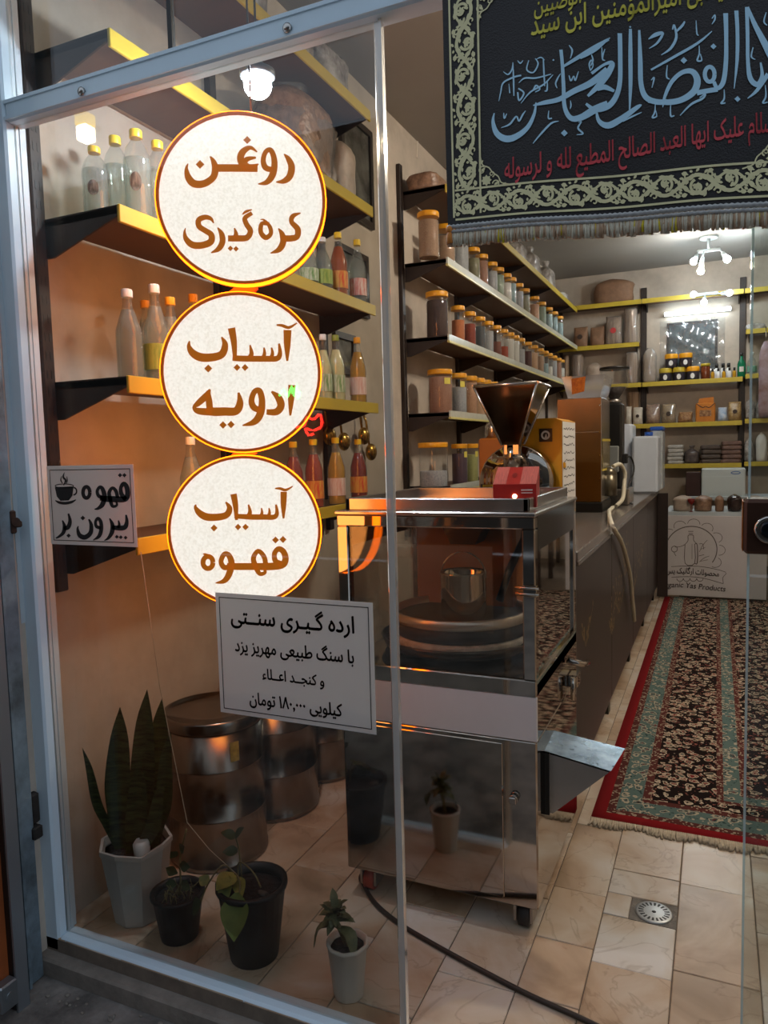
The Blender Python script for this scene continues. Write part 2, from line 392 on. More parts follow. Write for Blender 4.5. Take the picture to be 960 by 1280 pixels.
struct(MB().box(-9, 9, -5.8, -3.0, -.32, -.12).build('roadway', mat('asphalt', '#35332f', .9, var=.3, scale=5)))
# left reveal of the shop front: painted board, bare plaster, shutter guide
M_PLASTER = mat('bare_plaster', '#9a948a', .95, var=.5, scale=25, bump=.9, bscale=60, col2='#5b5650')
M_BOARDW = mat('reveal_board', '#b9c2c6', .6, var=.12, scale=6)
M_GUIDE = mat('shutter_guide_paint', '#7f929d', .45, var=.45, scale=7, col2='#4a5459')
rev = struct(MB().box(-1.86, -1.700, 1.22, 1.44, -.09, ZC+.1).build('wall_reveal', M_PLASTER))
MB().box(-1.7005, -1.688, 1.366, 1.398, .885, ZC).build('reveal_board', M_BOARDW, rev)
sg = tag(MB().box(-1.70, -1.665, 1.300, 1.345, -.09, ZC, .004).box(-1.70, -1.655, 1.290, 1.299, -.09, ZC).build('shutter_guide', M_GUIDE), 'worn blue-grey steel shutter guide beside the window post', 'shutter guide')
dr = thing('street_door', 'narrow black-edged orange wooden door leaf at the far left', 'door', (-1.62, 1.17, -.09))
MB().box(-.06, .0, .05, .085, .0, 1.25, .004).build('door_edge', M_BLACK, dr)
MB().box(.0, .006, .05, .085, .0, 1.25).build('edge_trim', mat('door_trim_grey', '#8d9296', .4, .6), dr)
MB().box(-.055, -.02, -.5, .05, .02, 1.03).build('wood_panel', mat('orange_wood', '#a4562a', .45, var=.35, scale=5, aniso=(4, 4, .6)), dr)
MB().box(-.055, -.02, -.5, .05, 1.03, 1.25).build('upper_panel', mat('dark_door_paint', '#3c4043', .5, var=.2), dr)
MB().box(-.02, .012, .0, .05, .03, .10, .004).tube([(.012, .025, .066), (.015, .025, .066)], .012, 10).build('corner_bracket', mat('galvanised', '#9aa0a3', .4, .8, var=.2), dr)
latch = tag(MB().tube([(-1.69, 1.352, 1.16), (-1.655, 1.345, 1.16)], .012, 10).box(-1.675, -1.66, 1.335, 1.352, 1.13, 1.19, .003).box(-1.70, -1.655, 1.345, 1.365, 1.145, 1.162, .003).build('shutter_latch', mat('rust', '#4a3226', .7, .4, var=.5, scale=30)), 'rusty brown latch bolted to the shutter guide', 'latch')
latch2 = tag(MB().box(-1.70, -1.655, 1.335, 1.365, .30, .335, .004).box(-1.70, -1.672, 1.346, 1.375, .335, .42, .006).build('shutter_stop', mat('sooty_steel', '#3b3733', .7, .5, var=.4, scale=20)), 'sooty steel stop low on the shutter guide', 'shutter stop')

# ------------------------------------------------------------------ shop window
win = struct(thing('window_1', 'pale blue painted aluminium shop window with one large clear pane', 'window', (0, 0, 0)))
for k in ('label', 'category'): del win[k]
ZR0, ZR1 = 2.169, 2.224; XG = -.628
MB().box(-1.70, -1.643, YG-.03, YG+.03, -.04, ZC, .006).box(-1.655, -1.640, YG+.012, YG+.03, .008, ZC).build('post', M_ALU, win)
MB().box(-1.643, .9, YG-.028, YG+.028, ZR0, ZR1, .006).box(-1.643, .9, YG-.031, YG-.027, ZR0+.004, ZR0+.012).box(-1.643, .9, YG-.031, YG-.027, ZR1-.012, ZR1-.004).build('top_rail', M_ALU, win)
MB().box(-1.643, XG+.01, YG-.028, YG+.028, -.04, .006, .006).build('bottom_rail', M_ALU, win)
MB().box(-1.643, XG, YG-.003, YG+.003, .006, ZR0).build('pane', GLASS, win)
MB().box(-1.643, -1.136, YG-.003, YG+.003, ZR1, ZC).build('pane', GLASS, win)
MB().box(-1.128, .9, YG-.003, YG+.003, ZR1, ZC).build('pane', GLASS, win)
MB().box(-1.138, -1.126, YG-.006, YG+.006, ZR1, ZC).build('joint', mat('black_sealant', '#1f1c1a', .5), win)
M_EDGE = pane('edge_profile', (.80, .76, .68), 4.0, .12, .32)
MB().box(XG, XG+.016, YG-.010, YG+.010, .0, ZR0-.002, .003).box(XG+.012, XG+.018, YG-.012, YG-.006, .0, ZR0-.002).build('edge_profile', M_EDGE, win)
for px, py in ((103, 115), (360, 36)):
    p = onY(px, py, YG-.029); MB().lathe([(.010, 0), (.010, .006), (.006, .009), (.0001, .009)], 14).build('bolt', M_STEELB, win).matrix_basis = Matrix.Translation(p) @ Matrix.Rotation(math.pi/2, 4, 'X')
# frameless glass door on the right with its lock
door = struct(thing('door_1', 'x', 'x'))
for k in ('label', 'category'): del door[k]
XD = .050
MB().box(XD+.004, 1.10, YG-.004, YG+.004, .008, ZR0).build('pane', pane('door_glass', (.86, .89, .88), 1.0), door)
MB().box(XD, XD+.004, YG-.005, YG+.005, .008, ZR0).build('polished_edge', pane('glass_edge', (.70, .86, .80), 1.5, .08, .4), door)
lk = MB().box(XD-.008, XD+.075, YG-.035, YG+.028, 1.129, 1.222, .006).build('lock_case', mat('bronze_lock', '#4a2f22', .38, .6, var=.2, scale=14), door)
MB().box(XD-.0085, XD-.0075, YG-.03, YG+.02, 1.133, 1.218).build('lock_plate', mat('copper_plate', '#b5641c', .35, .8), lk)
def cylY(mb, prof, n, c):
    """lathe whose axis points towards the street (-Y)"""
    R = [[(c[0]+r*math.cos(2*math.pi*j/n), c[1]-z, c[2]+r*math.sin(2*math.pi*j/n)) for j in range(n)] for r, z in prof]
    return mb.rings(R, True, True, True, True)
cylY(MB(), [(.024, 0), (.024, .008), (.020, .012), (.017, .010)], 20, (XD+.032, YG-.035, 1.172)).build('cylinder_ring', M_STEEL, lk)
cylY(MB(), [(.015, 0), (.015, .014), (.012, .016), (.0001, .016)], 18, (XD+.032, YG-.035, 1.172)).build('key_cylinder', mat('black_chrome', '#1a1d22', .2, .7), lk)
hd = MB().box(.089, .118, YG-.055, YG-.03, .72, 1.0, .008).build('pull_handle', mat('dark_bronze', '#33221a', .35, .6), door)
for z in (.76, .96):
    MB().tube([(.104, YG-.04, z), (.104, YG+.01, z)], .009, 10).build('handle_fixing', mat('brass', '#b98a3c', .3, .9), hd)
# ------------------------------------------------------------------ wall shelving on the left wall
def bracket(mb, y, zt, x0=XW, x1=XE+.01, deep=.095, tip=.02, th=.006):
    mb.prism([(x0, zt), (x1, zt), (x1, zt-tip), (x0+.03, zt-deep), (x0, zt-deep)], th, origin=(0, y-th/2, 0), U=(1, 0, 0), V=(0, 0, 1), W=(0, 1, 0))
UPR = {}
def upright(y, z0, z1, label, x=XW, slots=True, grp='slotted shelf uprights'):
    t = thing('shelf_upright', label, 'upright', (x, y, z0), 0, grp)
    h = z1-z0
    key = round(h, 3)
    if key not in UPR:
        a = MB().box(0, .026, -.02, .02, 0, h, .003).mesh('channel', M_RACK)
        s = MB(); z = .04
        while z < h-.03:
            for d in (-.007, .007): s.box(.0262, .0268, d-.0025, d+.0025, z, z+.022)
            z += .05
        UPR[key] = (a, s.mesh('slots', M_BLACK))
    link('channel', UPR[key][0], t); link('slots', UPR[key][1], t)['kind'] = 'stuff'
    return t
def wall_shelf(key, y0, y1, brks, label, pale=False, grp=None):
    z = ZS[key]; t = thing('wall_shelf', label, 'shelf', (0, 0, 0), 0, grp); t.location = (XW, y0, z)
    L = y1-y0; D = XE-XW
    MB().box(.027, D, .0, L, -.018, 0).build('board', M_BOARD, t)
    if pale:
        MB().box(D, D+.010, 0, L, -.024, .012).build('price_rail', M_RAIL, t)
        MB().box(D-.002, D+.011, 0, L, -.036, -.024).build('edge_strip', M_YELG, t)
    else:
        MB().box(D, D+.010, 0, L, -.040, .006, .002).build('edge_strip', M_YEL, t)
    for y in brks:
        m = MB(); m.prism([(.026, .004), (D, .004), (D, -.024), (.05, -.10), (.026, -.10)], .006, origin=(0, y-y0-.003, 0)); m.build('bracket', M_RACK, t)
    return t
G1 = (1.505, 3.07); G2 = (4.07, 8.36)
ordn = dict(B='topmost', A='second from top', C='third from top', D='fourth from top', E='lowest')
for k in 'BACDE':
    wall_shelf(k, G1[0], G1[1], (1.508, 2.29, 3.067), '%s yellow-edged brown shelf behind the round lit signs' % ordn[k], False, 'shelves behind the window')
    wall_shelf(k, G2[0], G2[1], (4.073, 5.05, 6.05, 7.05, 8.05), '%s long dark shelf beyond the glass edge, on the jar wall' % ordn[k], k != 'B', 'shelves of the jar wall')
for y, lb in ((1.49, 'dark slotted shelf upright right behind the window post'), (2.29, 'dark slotted upright hidden behind the round lit signs'), (3.085, 'dark slotted upright at the far end of the bottle shelves')):
    upright(y, .95, 2.95, lb)
for y, lb in ((4.05, 'tall dark upright at the near end of the jar shelves'), (5.05, 'second dark upright of the jar wall'), (6.05, 'third dark upright of the jar wall'), (7.05, 'fourth dark upright of the jar wall'), (8.05, 'last dark upright of the jar wall before the corner')):
    upright(y, .80, 2.95, lb)

# ------------------------------------------------------------------ bottles
CONT = {}
def cmat(name, c1, c2, sc=60, bump=.5, rough=.7):
    if name not in CONT:
        m = bpy.data.materials.new('contents_'+name); m.use_nodes = True; nt = m.node_tree; N = nt.nodes; L = nt.links; b = N['Principled BSDF']
        tc = N.new('ShaderNodeTexCoord'); v = N.new('ShaderNodeTexVoronoi'); v.inputs['Scale'].default_value = sc; L.new(tc.outputs['Object'], v.inputs['Vector'])
        sx = N.new('ShaderNodeSeparateColor'); L.new(v.outputs['Color'], sx.inputs[0])
        r = N.new('ShaderNodeValToRGB'); r.color_ramp.elements[0].color = lin(c1); r.color_ramp.elements[1].color = lin(c2); L.new(sx.outputs[0], r.inputs[0]); L.new(r.outputs[0], b.inputs['Base Color'])
        bp = N.new('ShaderNodeBump'); bp.inputs['Strength'].default_value = bump; bp.inputs['Distance'].default_value = .004; L.new(v.outputs['Distance'], bp.inputs['Height']); L.new(bp.outputs[0], b.inputs['Normal'])
        b.inputs['Roughness'].default_value = rough
        CONT[name] = m
    return CONT[name]
def liquid(name, c, tr=.55):
    key = 'liq_'+name
    if key not in MATS:
        m = bpy.data.materials.new(key); m.use_nodes = True; MATS[key] = m; nt = m.node_tree; N = nt.nodes; L = nt.links; b = N['Principled BSDF']
        b.inputs['Base Color'].default_value = lin(c); b.inputs['Roughness'].default_value = .15
        t = N.new('ShaderNodeBsdfTransparent'); t.inputs[0].default_value = lin(c); x = N.new('ShaderNodeMixShader'); x.inputs[0].default_value = tr
        L.new(b.outputs[0], x.inputs[1]); L.new(t.outputs[0], x.inputs[2]); L.new(x.outputs[0], N['Material Output'].inputs[0])
    return MATS[key]
LQ = dict(water=liquid('water', '#e4e8e4', .85), red=liquid('red', '#a02a10', .35), amber=liquid('amber', '#c9601a', .35), yellow=liquid('yellow', '#d9a62c', .35), cream=liquid('cream', '#e3dba6', .15), dark=liquid('dark', '#5c160c', .3), rose=liquid('rose', '#b8431f', .35))
BP = {}
PROF = {   # radius (of body=1), height (of whole=1)
 'juice': [(.80, 0), (.98, .015), (1, .05), (1, .50), (.97, .56), (.72, .68), (.48, .78), (.36, .84), (.34, .93)],
 'pet':   [(.80, 0), (1, .03), (.97, .10), (1, .14), (.95, .30), (1, .34), (.96, .44), (1, .60), (.97, .68), (.75, .80), (.42, .875), (.34, .895), (.34, .94)],
 'vinegar': [(.84, 0), (1, .02), (1, .44), (.94, .52), (.66, .66), (.46, .76), (.40, .80), (.38, .93)],
}
def bottle_meshes(kind, liq, cap, label):
    key = (kind, liq, cap, label)
    if key in BP: return BP[key]
    pr = PROF[kind]; out = []
    out.append(('glass_body', MB().lathe(pr, 18, cap1=False).mesh('glass_body', BOTTLE)))
    lp = [(r*.93, max(z, .02)) for r, z in pr if z < .80]; out.append(('liquid', MB().lathe(lp, 16).mesh('liquid', LQ[liq])))
    cm = {'y': M_LIDY, 'w': M_WHITE, 'g': mat('green_cap', '#8d9a3c', .4), 'o': M_LIDO}[cap]
    cr = .44 if kind == 'pet' else .42
    out.append(('cap', MB().lathe([(cr, .915), (cr, .99), (cr*.92, 1.0), (.0001, 1.0)], 14, ribs=7, ribd=.06).mesh('cap', cm)))
    if label == 'round':
        m = MB(); n = 12; m.add([(1.02*math.cos(-1.0+.42*math.cos(a)), 1.02*math.sin(-1.0+.42*math.cos(a)), .40+.105*math.sin(a)) for a in (2*math.pi*i/n for i in range(n))], [tuple(range(n))])
        out.append(('label', m.mesh('label', mat('dark_round_label', '#3b2b22', .6, var=.5, scale=6, col2='#9a8f80'))))
    elif label:
        lc = {'green': ('#a9b558', '#6f8c3a'), 'white': ('#ddd5c8', '#c89a8e'), 'yellow': ('#d9b44a', '#c9412a'), 'red': ('#c9422e', '#e0d8cc'), 'greenwhite': ('#d7d8c0', '#5f8a46')}[label]
        z0, z1 = (.14, .40) if kind != 'pet' else (.25, .45)
        out.append(('label', MB().lathe([(1.015, z0), (1.015, z1)], 18, cap0=False, cap1=False).mesh('label', mat('label_'+label, lc[0], .6, var=.4, scale=4, col2=lc[1]))))
    BP[key] = out; return out
def place_bottle(px, pytop, zs, kind, liq, cap, label, r, text, X=None, Y=None, grp='bottles behind the window'):
    p = onX(px, pytop, X) if X is not None else onY(px, pytop, Y)
    h = max(.16, min(.33, p.z-zs))
    t = thing('bottle', text, 'bottle', (p.x, p.y, zs), 0, grp)
    for nm, me in bottle_meshes(kind, liq, cap, label):
        o = link(nm, me, t); o.scale = (r, r, h)
    return t
zC, zD, zE = ZS['C'], ZS['D'], ZS['E']
place_bottle(117, 184, zC, 'pet', 'water', 'y', 'round', .036, 'large clear bottle with dark round label nearest the window post, yellow cap', Y=1.575)
place_bottle(143, 171, zC, 'pet', 'water', 'y', None, .036, 'plain ribbed clear bottle between the two round-labelled bottles', Y=1.66)
place_bottle(169, 163, zC, 'pet', 'water', 'y', 'round', .038, 'tallest clear yellow-capped bottle with dark round label left of the top sign', Y=1.64)
place_bottle(196, 177, zC, 'pet', 'water', 'y', None, .036, 'clear yellow-capped bottle half hidden by the left rim of the top sign', Y=1.73)
place_bottle(385, 300, zC, 'vinegar', 'water', 'y', 'greenwhite', .038, 'pale bottle peeping out at the right rim of the top sign', X=-1.47)
place_bottle(402, 297, zC, 'vinegar', 'water', 'w', 'green', .040, 'clear bottle with green band left of the orange-red bottle', X=-1.46)
place_bottle(422, 291, zC, 'juice', 'amber', 'y', 'yellow', .038, 'orange-red syrup bottle with yellow cap on the third shelf', X=-1.455)
place_bottle(446, 300, zC, 'juice', 'water', 'y', 'red', .038, 'clear bottle with red label at the far end of the third shelf', X=-1.455)
place_bottle(158, 362, zD, 'juice', 'water', 'w', None, .036, 'clear unlabelled white-capped bottle at the near end of the fourth shelf', Y=1.60)
place_bottle(181, 376, zD, 'juice', 'water', 'o', None, .034, 'small clear amber-capped bottle behind the green-labelled bottle', Y=1.80)
place_bottle(192, 356, zD, 'juice', 'water', 'w', 'green', .036, 'clear white-capped bottle with green label left of the middle sign', Y=1.70)
place_bottle(212, 372, zD, 'juice', 'water', 'o', None, .036, 'clear amber-capped bottle touching the left rim of the middle sign', Y=1.79)
place_bottle(241, 368, zD, 'juice', 'yellow', 'o', None, .036, 'amber-capped bottle just above the middle sign', Y=1.95)
place_bottle(403, 418, zD, 'vinegar', 'cream', 'w', 'greenwhite', .034, 'slim pale bottle at the right rim of the middle sign', X=-1.46)
place_bottle(419, 419, zD, 'juice', 'cream', 'g', 'greenwhite', .036, 'cream bottle with green cap on the fourth shelf', X=-1.455)
place_bottle(446, 422, zD, 'juice', 'yellow', 'o', 'white', .037, 'golden yellow bottle at the far end of the fourth shelf', X=-1.455)
place_bottle(237, 546, zE, 'juice', 'water', 'w', None, .036, 'clear bottle between the middle and the lowest sign', Y=1.80)
place_bottle(366, 552, zE, 'juice', 'red', 'y', None, .037, 'dark red bottle just right of the gap between the signs', X=-1.47)
place_bottle(391, 549, zE, 'juice', 'rose', 'y', 'yellow', .038, 'brown-red bottle with yellow label on the lowest shelf', X=-1.46)
place_bottle(419, 547, zE, 'juice', 'yellow', 'y', 'white', .038, 'pale yellow bottle with white label on the lowest shelf', X=-1.455)
place_bottle(447, 549, zE, 'juice', 'red', 'y', 'yellow', .038, 'red bottle at the far end of the lowest shelf', X=-1.455)
for i, (px, py) in enumerate(((412, 545), (430, 552), (455, 545), (464, 565))):
    p = onX(px, py, XW+.05)
    t = thing('brass_strainer', ['brass mesh ladle hanging behind the brown-red bottle', 'brass ladle with long handle behind the pale yellow bottle', 'round brass ladle hanging above the red bottle', 'brass ladle tilted beside the red bottle cap'][i], 'ladle', tuple(p), 0, 'brass ladles on the wall')
    MB().sphere((0, 0, 0), .045, 14, 8, (.6, 1, 1)).build('bowl', mat('brass_polished', '#c79a45', .25, .9, var=.3, scale=40), t)
    MB().tube([(-.01, 0, .03), (-.03, .01, .16), (-.045, .0, .21)], .006, 6).build('handle', mat('brass_polished', '#c79a45'), t)

# ------------------------------------------------------------------ bags
def bag_mesh(w, d, h, m, seed, neck=False, name='bag_body', soft=.12, n=20, k=12, style='sack'):
    rnd = random.Random(seed); ph = [rnd.uniform(0, 6.28) for _ in range(8)]; R = []
    for i in range(k+1):
        t = i/k; z = h*t
        if neck: pr = 1.0 if t < .6 else (1-((t-.6)/.22)**1.5*.78 if t < .82 else .22+(t-.82)*1.1)
        else: pr = (1-max(0, (t-.72)/.28)**2.4*.75)
        pr *= (.88+.12*min(1, t/.12)); pw = pd = pr
        if style == 'pouch': pw = .97+.03*math.cos(3*t); pd = (.75+.25*min(1, t/.2)) if t < .4 else max(.07, 1-(t-.4)/.6*.95)
        if style == 'bundle': pw = pd = .94+.06*math.cos(5*t+ph[4])
        r = []
        for j in range(n):
            a = 2*math.pi*j/n; ca, sa = math.cos(a), math.sin(a); q = (abs(ca)**3.2+abs(sa)**3.2)**(-1/3.2)
            bumpy = 1+soft*.5*(math.sin(3*a+ph[0]+5*t)*.5+math.sin(5*a+ph[1]-9*t)*.35+math.sin(9*a+ph[2]+14*t)*.25)
            r.append((w/2*q*ca*pw*bumpy, d/2*q*sa*pd*bumpy, z+soft*.25*h*(math.sin(2*a+ph[3])*.35 if t > .5 else 0)*t))
        R.append(r)
    return MB().rings(R, True, True, True, True).mesh(name, m)
def place_bag(name, label, loc, w, d, h, m, seed, rz=0, neck=False, tie=None, grp=None, film=False):
    t = thing(name, label, 'bag', loc, rz, grp)
    link('bag_body', bag_mesh(w, d, h, m, seed, neck), t)
    if film: link('film_wrap', bag_mesh(w*1.05, d*1.05, h*1.05, FILM, seed+9, True, 'film_wrap', .3), t)
    if neck: MB().lathe([(w*.14, h*.79), (w*.15, h*.82), (w*.14, h*.85)], 12).build('tie', M_PAPER if tie is None else tie, t)
    return t
M_SACK = mat('grain_in_film', '#a07f66', .35, var=.45, scale=30, bump=.5, bscale=40, col2='#6d5343')
M_SACK2 = mat('pale_sack', '#b3a08e', .5, var=.25, scale=16, bump=.5, bscale=22)
M_FILMW = mat('crinkled_film', '#bdb9b4', .18, var=.4, scale=14, bump=1.0, bscale=18, col2='#77706a')
zA, zB = ZS['A'], ZS['B']
p = onX(375, 232, -1.53); place_bag('grain_sack', 'big brown film-wrapped grain sack above the top sign', (p.x, 2.62, zA), .24, .36, .33, M_SACK, 3, film=True)
place_bag('flour_bag', 'pale upright paper bag next to the big grain sack', (-1.53, 2.92, zA), .2, .17, .26, M_SACK2, 5)
place_bag('plastic_bag', 'crumpled clear plastic bag at the far end of the topmost shelf', (-1.52, 2.82, zB), .2, .3, .17, M_FILMW, 8, neck=False)
place_bag('plastic_bag', 'tall crinkled clear bag on the topmost shelf behind the transom glass', (-1.52, 2.18, zB), .24, .3, .33, M_FILMW, 11, neck=False)
place_bag('plastic_bag', 'small crinkled bag right of the tall one on the topmost shelf', (-1.50, 2.55, zB), .16, .2, .13, M_FILMW, 12)
for i, (y, h, s) in enumerate(((6.05, .20, 21), (6.55, .24, 23), (7.2, .26, 25), (7.9, .1, 28))):
    place_bag('plastic_bag', ['silvery tied bag nearest the banner fringe on the jar wall top shelf', 'second silvery tied bag on the jar wall top shelf', 'tallest silvery tied bag on the jar wall top shelf', 'flat grey bag at the corner end of the jar wall top shelf'][i], (-1.50, y, zB), .16, .3, h, M_FILMW, s, neck=i < 3, tie=M_FILMW, grp='silvery bags on the top shelf')
place_bag('plastic_bag', 'brown grain bag at the near end of the jar wall top shelf', (-1.56, 4.2, zB), .2, .28, .11, M_SACK, 31)

# framed pictures on the wall between the two shelf runs
def framed(name, label, c, wy, hz, seed):
    t = thing(name, label, 'picture', c)
    MB().box(0, .02, -wy/2, wy/2, -hz/2, -hz/2+.03).box(0, .02, -wy/2, wy/2, hz/2-.03, hz/2).box(0, .02, -wy/2, -wy/2+.03, -hz/2+.03, hz/2-.03).box(0, .02, wy/2-.03, wy/2, -hz/2+.03, hz/2-.03).build('frame', mat('dark_ornate_frame', '#4a4038', .4, .3, var=.5, scale=60), t)
    MB().box(0, .008, -wy/2+.03, wy/2-.03, -hz/2+.03, hz/2-.03).build('picture', mat('grey_engraving', '#a8a6a4', .35, var=.5, scale=9, col2='#55524f'), t)
    MB().box(.010, .012, -wy/2+.03, wy/2-.03, -hz/2+.03, hz/2-.03).build('pane', GLASS, t)
    return t
p = onX(459, 205, XW); framed('framed_picture', 'grey framed engraving on the wall, upper of two beside the shelves', (XW, 3.5, 2.74), .36, .5, 1)
framed('framed_picture', 'grey framed engraving on the wall, lower of two beside the shelves', (XW, 3.42, 2.17), .34, .32, 2)
framed('framed_picture', 'small dark frame hanging behind the cream and golden bottles', (XW, 3.3, 1.80), .22, .2, 3)

# ------------------------------------------------------------------ spice jars
JM = {}
def jar_meshes(cont, fill, lab):
    key = (cont, fill, lab)
    if key in JM: return JM[key]
    out = [('jar_body', MB().lathe([(.92, 0), (1, .02), (1, .86), (.93, .895)], 16, cap1=False).mesh('jar_body', CLEAR)),
           ('contents', MB().lathe([(.90, .012), (.94, .03), (.94, fill), (.90, fill+.012), (.0001, fill+.02)], 14).mesh('contents', CONT[cont])),
           ('lid', MB().lathe([(.99, .885), (1.02, .90), (1.02, .985), (.97, 1.0), (.0001, 1.0)], 20, ribs=10, ribd=.03).mesh('lid', M_LIDO))]
    if lab:
        m = MB(); m.add([(1.01*math.cos(a), 1.01*math.sin(a), z) for z in (.66, .80) for a in (-.9, -.6, -.3)], [(0, 1, 4, 3), (1, 2, 5, 4)]); out.append(('price_label', m.mesh('price_label', mat('yellow_price_label', '#e4d65c', .6, var=.2, scale=30))))
    JM[key] = out; return out
for nm, a, b, sc in (('cocoa', '#432016', '#1f0e09', 50), ('chili', '#a8401c', '#6a2210', 50), ('saffron', '#b0522a', '#d98a4a', 60), ('pepper', '#3c4348', '#5b6266', 70), ('grey', '#8d9094', '#b5b6b4', 40), ('brownmix', '#5a3026', '#8a4a34', 50), ('rust', '#b8481c', '#7a2410', 55), ('pale', '#c9c6be', '#dcd8cc', 60), ('dates', '#57201a', '#30110e', 45), ('almond', '#b98a66', '#d2b08c', 50), ('oat', '#b7987a', '#8c6a50', 60), ('mint', '#7d8f7c', '#98a68e', 60), ('teal', '#6f8f94', '#a9bdbd', 60), ('herb', '#6e6b50', '#8f8a66', 60), ('nuts', '#a07050', '#c89c78', 40), ('plum', '#3b2836', '#5c4450', 45), ('pista', '#8d9350', '#b3b070', 45), ('rosebud', '#8a5f4c', '#b08468', 60)):
    cmat(nm, a, b, sc)
NICE = dict(cocoa='dark cocoa-brown pieces', chili='red chili flakes', saffron='orange-red petals', pepper='dark slate seeds', grey='pale grey pieces', brownmix='brown mixed spice', rust='rust-red berries', pale='whitish flakes', dates='dark maroon fruit', almond='tan almonds', oat='beige grain', mint='grey-green leaves', teal='pale bluish herbs', herb='olive herbs', nuts='brown nuts', plum='dark plum fruit', pista='green-yellow nuts', rosebud='dusky pink grain')
ORD = ['first', 'second', 'third', 'fourth', 'fifth', 'sixth', 'seventh', 'eighth', 'ninth', 'tenth', 'eleventh', 'twelfth', 'thirteenth', 'fourteenth', 'fifteenth', 'sixteenth', 'seventeenth', 'eighteenth', 'nineteenth', 'twentieth']
def jars(zs, row, where, grp, X=-1.468):
    lasty = 0; 
    for i, (px, cont, r, h, fill, lab) in enumerate(row):
        p = onX(px, 420, X); y = max(p.y, lasty+r+.004); lasty = y+r
        t = thing('spice_jar', '%s jar from the near end of the %s, %s' % (ORD[i], where, NICE[cont]), 'jar', (X-(r-.038), y, zs), random.uniform(-.3, .3), grp)
        for nm, me in jar_meshes(cont, fill, lab):
            o = link(nm, me, t); o.scale = (r, r, h)
hs = ['cocoa', 'saffron', 'chili', 'pepper', 'grey', 'brownmix', 'rust', 'pale', 'pale', 'grey', 'dates', 'almond', 'oat', 'teal', 'pale', 'grey', 'rosebud', 'pale']
px_h = [552.3, 573.7, 587.7, 599.6, 610.2, 620.2, 629, 636.7, 643.3, 650.2, 659, 666.9, 674.2, 680.4, 685.6, 691.3, 697, 701]
jars(zC, [(x, c, .064 if i == 0 else .042, .265 if i == 0 else .235, (.80, .62, .66, .72, .70, .5, .45, .78)[i % 8], False) for i, (x, c) in enumerate(zip(px_h, hs))], 'middle jar shelf', 'jars on the middle jar shelf')
gs = ['oat', 'oat', 'grey', 'herb', 'rosebud', 'grey', 'mint', 'pale', 'teal', 'grey', 'herb', 'nuts', 'mint', 'teal', 'teal', 'teal']
px_g = [543, 563, 580, 594, 604.4, 616.3, 624.6, 634, 640, 649, 657, 669, 677.7, 686, 692.5, 699.6]
jars(zA, [(x, c, .06 if i < 3 else .043, .25 if i < 3 else .235, (.80, .72, .76, .70)[i % 4], False) for i, (x, c) in enumerate(zip(px_g, gs))], 'upper jar shelf', 'jars on the upper jar shelf')
is_ = ['rosebud', 'grey', 'nuts', 'almond', 'oat', 'nuts', 'almond', 'oat']
px_i = [556, 574.6, 588, 598, 606.5, 615, 628, 641]
jars(zD, [(x, c, .072 if i == 0 else .055, .26, .82 if i != 1 else .66, i < 2) for i, (x, c) in enumerate(zip(px_i, is_))], 'lower jar shelf', 'jars on the lower jar shelf')
jars(zE, [(548, 'grey', .085, .26, .35, False), (574, 'plum', .05, .25, .74, True), (588, 'pista', .05, .25, .70, True)], 'lowest jar shelf', 'jars on the lowest jar shelf')
# ------------------------------------------------------------------ round lit signs hanging behind the pane
def disc_face():
    m = bpy.data.materials.new('lit_opal_face'); m.use_nodes = True; nt = m.node_tree; N = nt.nodes; L = nt.links; b = N['Principled BSDF']
    tc = N.new('ShaderNodeTexCoord'); n = N.new('ShaderNodeTexNoise'); n.inputs['Scale'].default_value = 160; n.inputs['Detail'].default_value = 3; L.new(tc.outputs['Object'], n.inputs['Vector'])
    r = N.new('ShaderNodeValToRGB'); e = r.color_ramp.elements; e[0].position = .36; e[0].color = lin('#ebe4da'); e[1].position = .56; e[1].color = lin('#fffaf4'); L.new(n.outputs['Fac'], r.inputs[0])
    b.inputs['Base Color'].default_value = lin('#e8e2d8'); L.new(r.outputs[0], b.inputs['Emission Color']); b.inputs['Emission Strength'].default_value = .95
    return m
M_DISC = disc_face()
M_RIM = emat('orange_led_rim', '#ff6a08', 7.0)
M_RIMD = mat('orange_rim_dark', '#8a3d08', .4, emit='#b5520a', estr=.5)
M_DBACK = emat('amber_back', '#ffa050', 4.5)
M_LINK = mat('sign_link', '#c07018', .4)
M_SIGNINK = mat('backlit_brown_letters', '#a85a08', .5, emit='#b8640c', estr=.6)
PHI = math.radians(30); DN = Vector((math.sin(PHI), -math.cos(PHI), 0)); DU = Vector((math.cos(PHI), math.sin(PHI), 0)); DV = Vector((0, 0, 1))
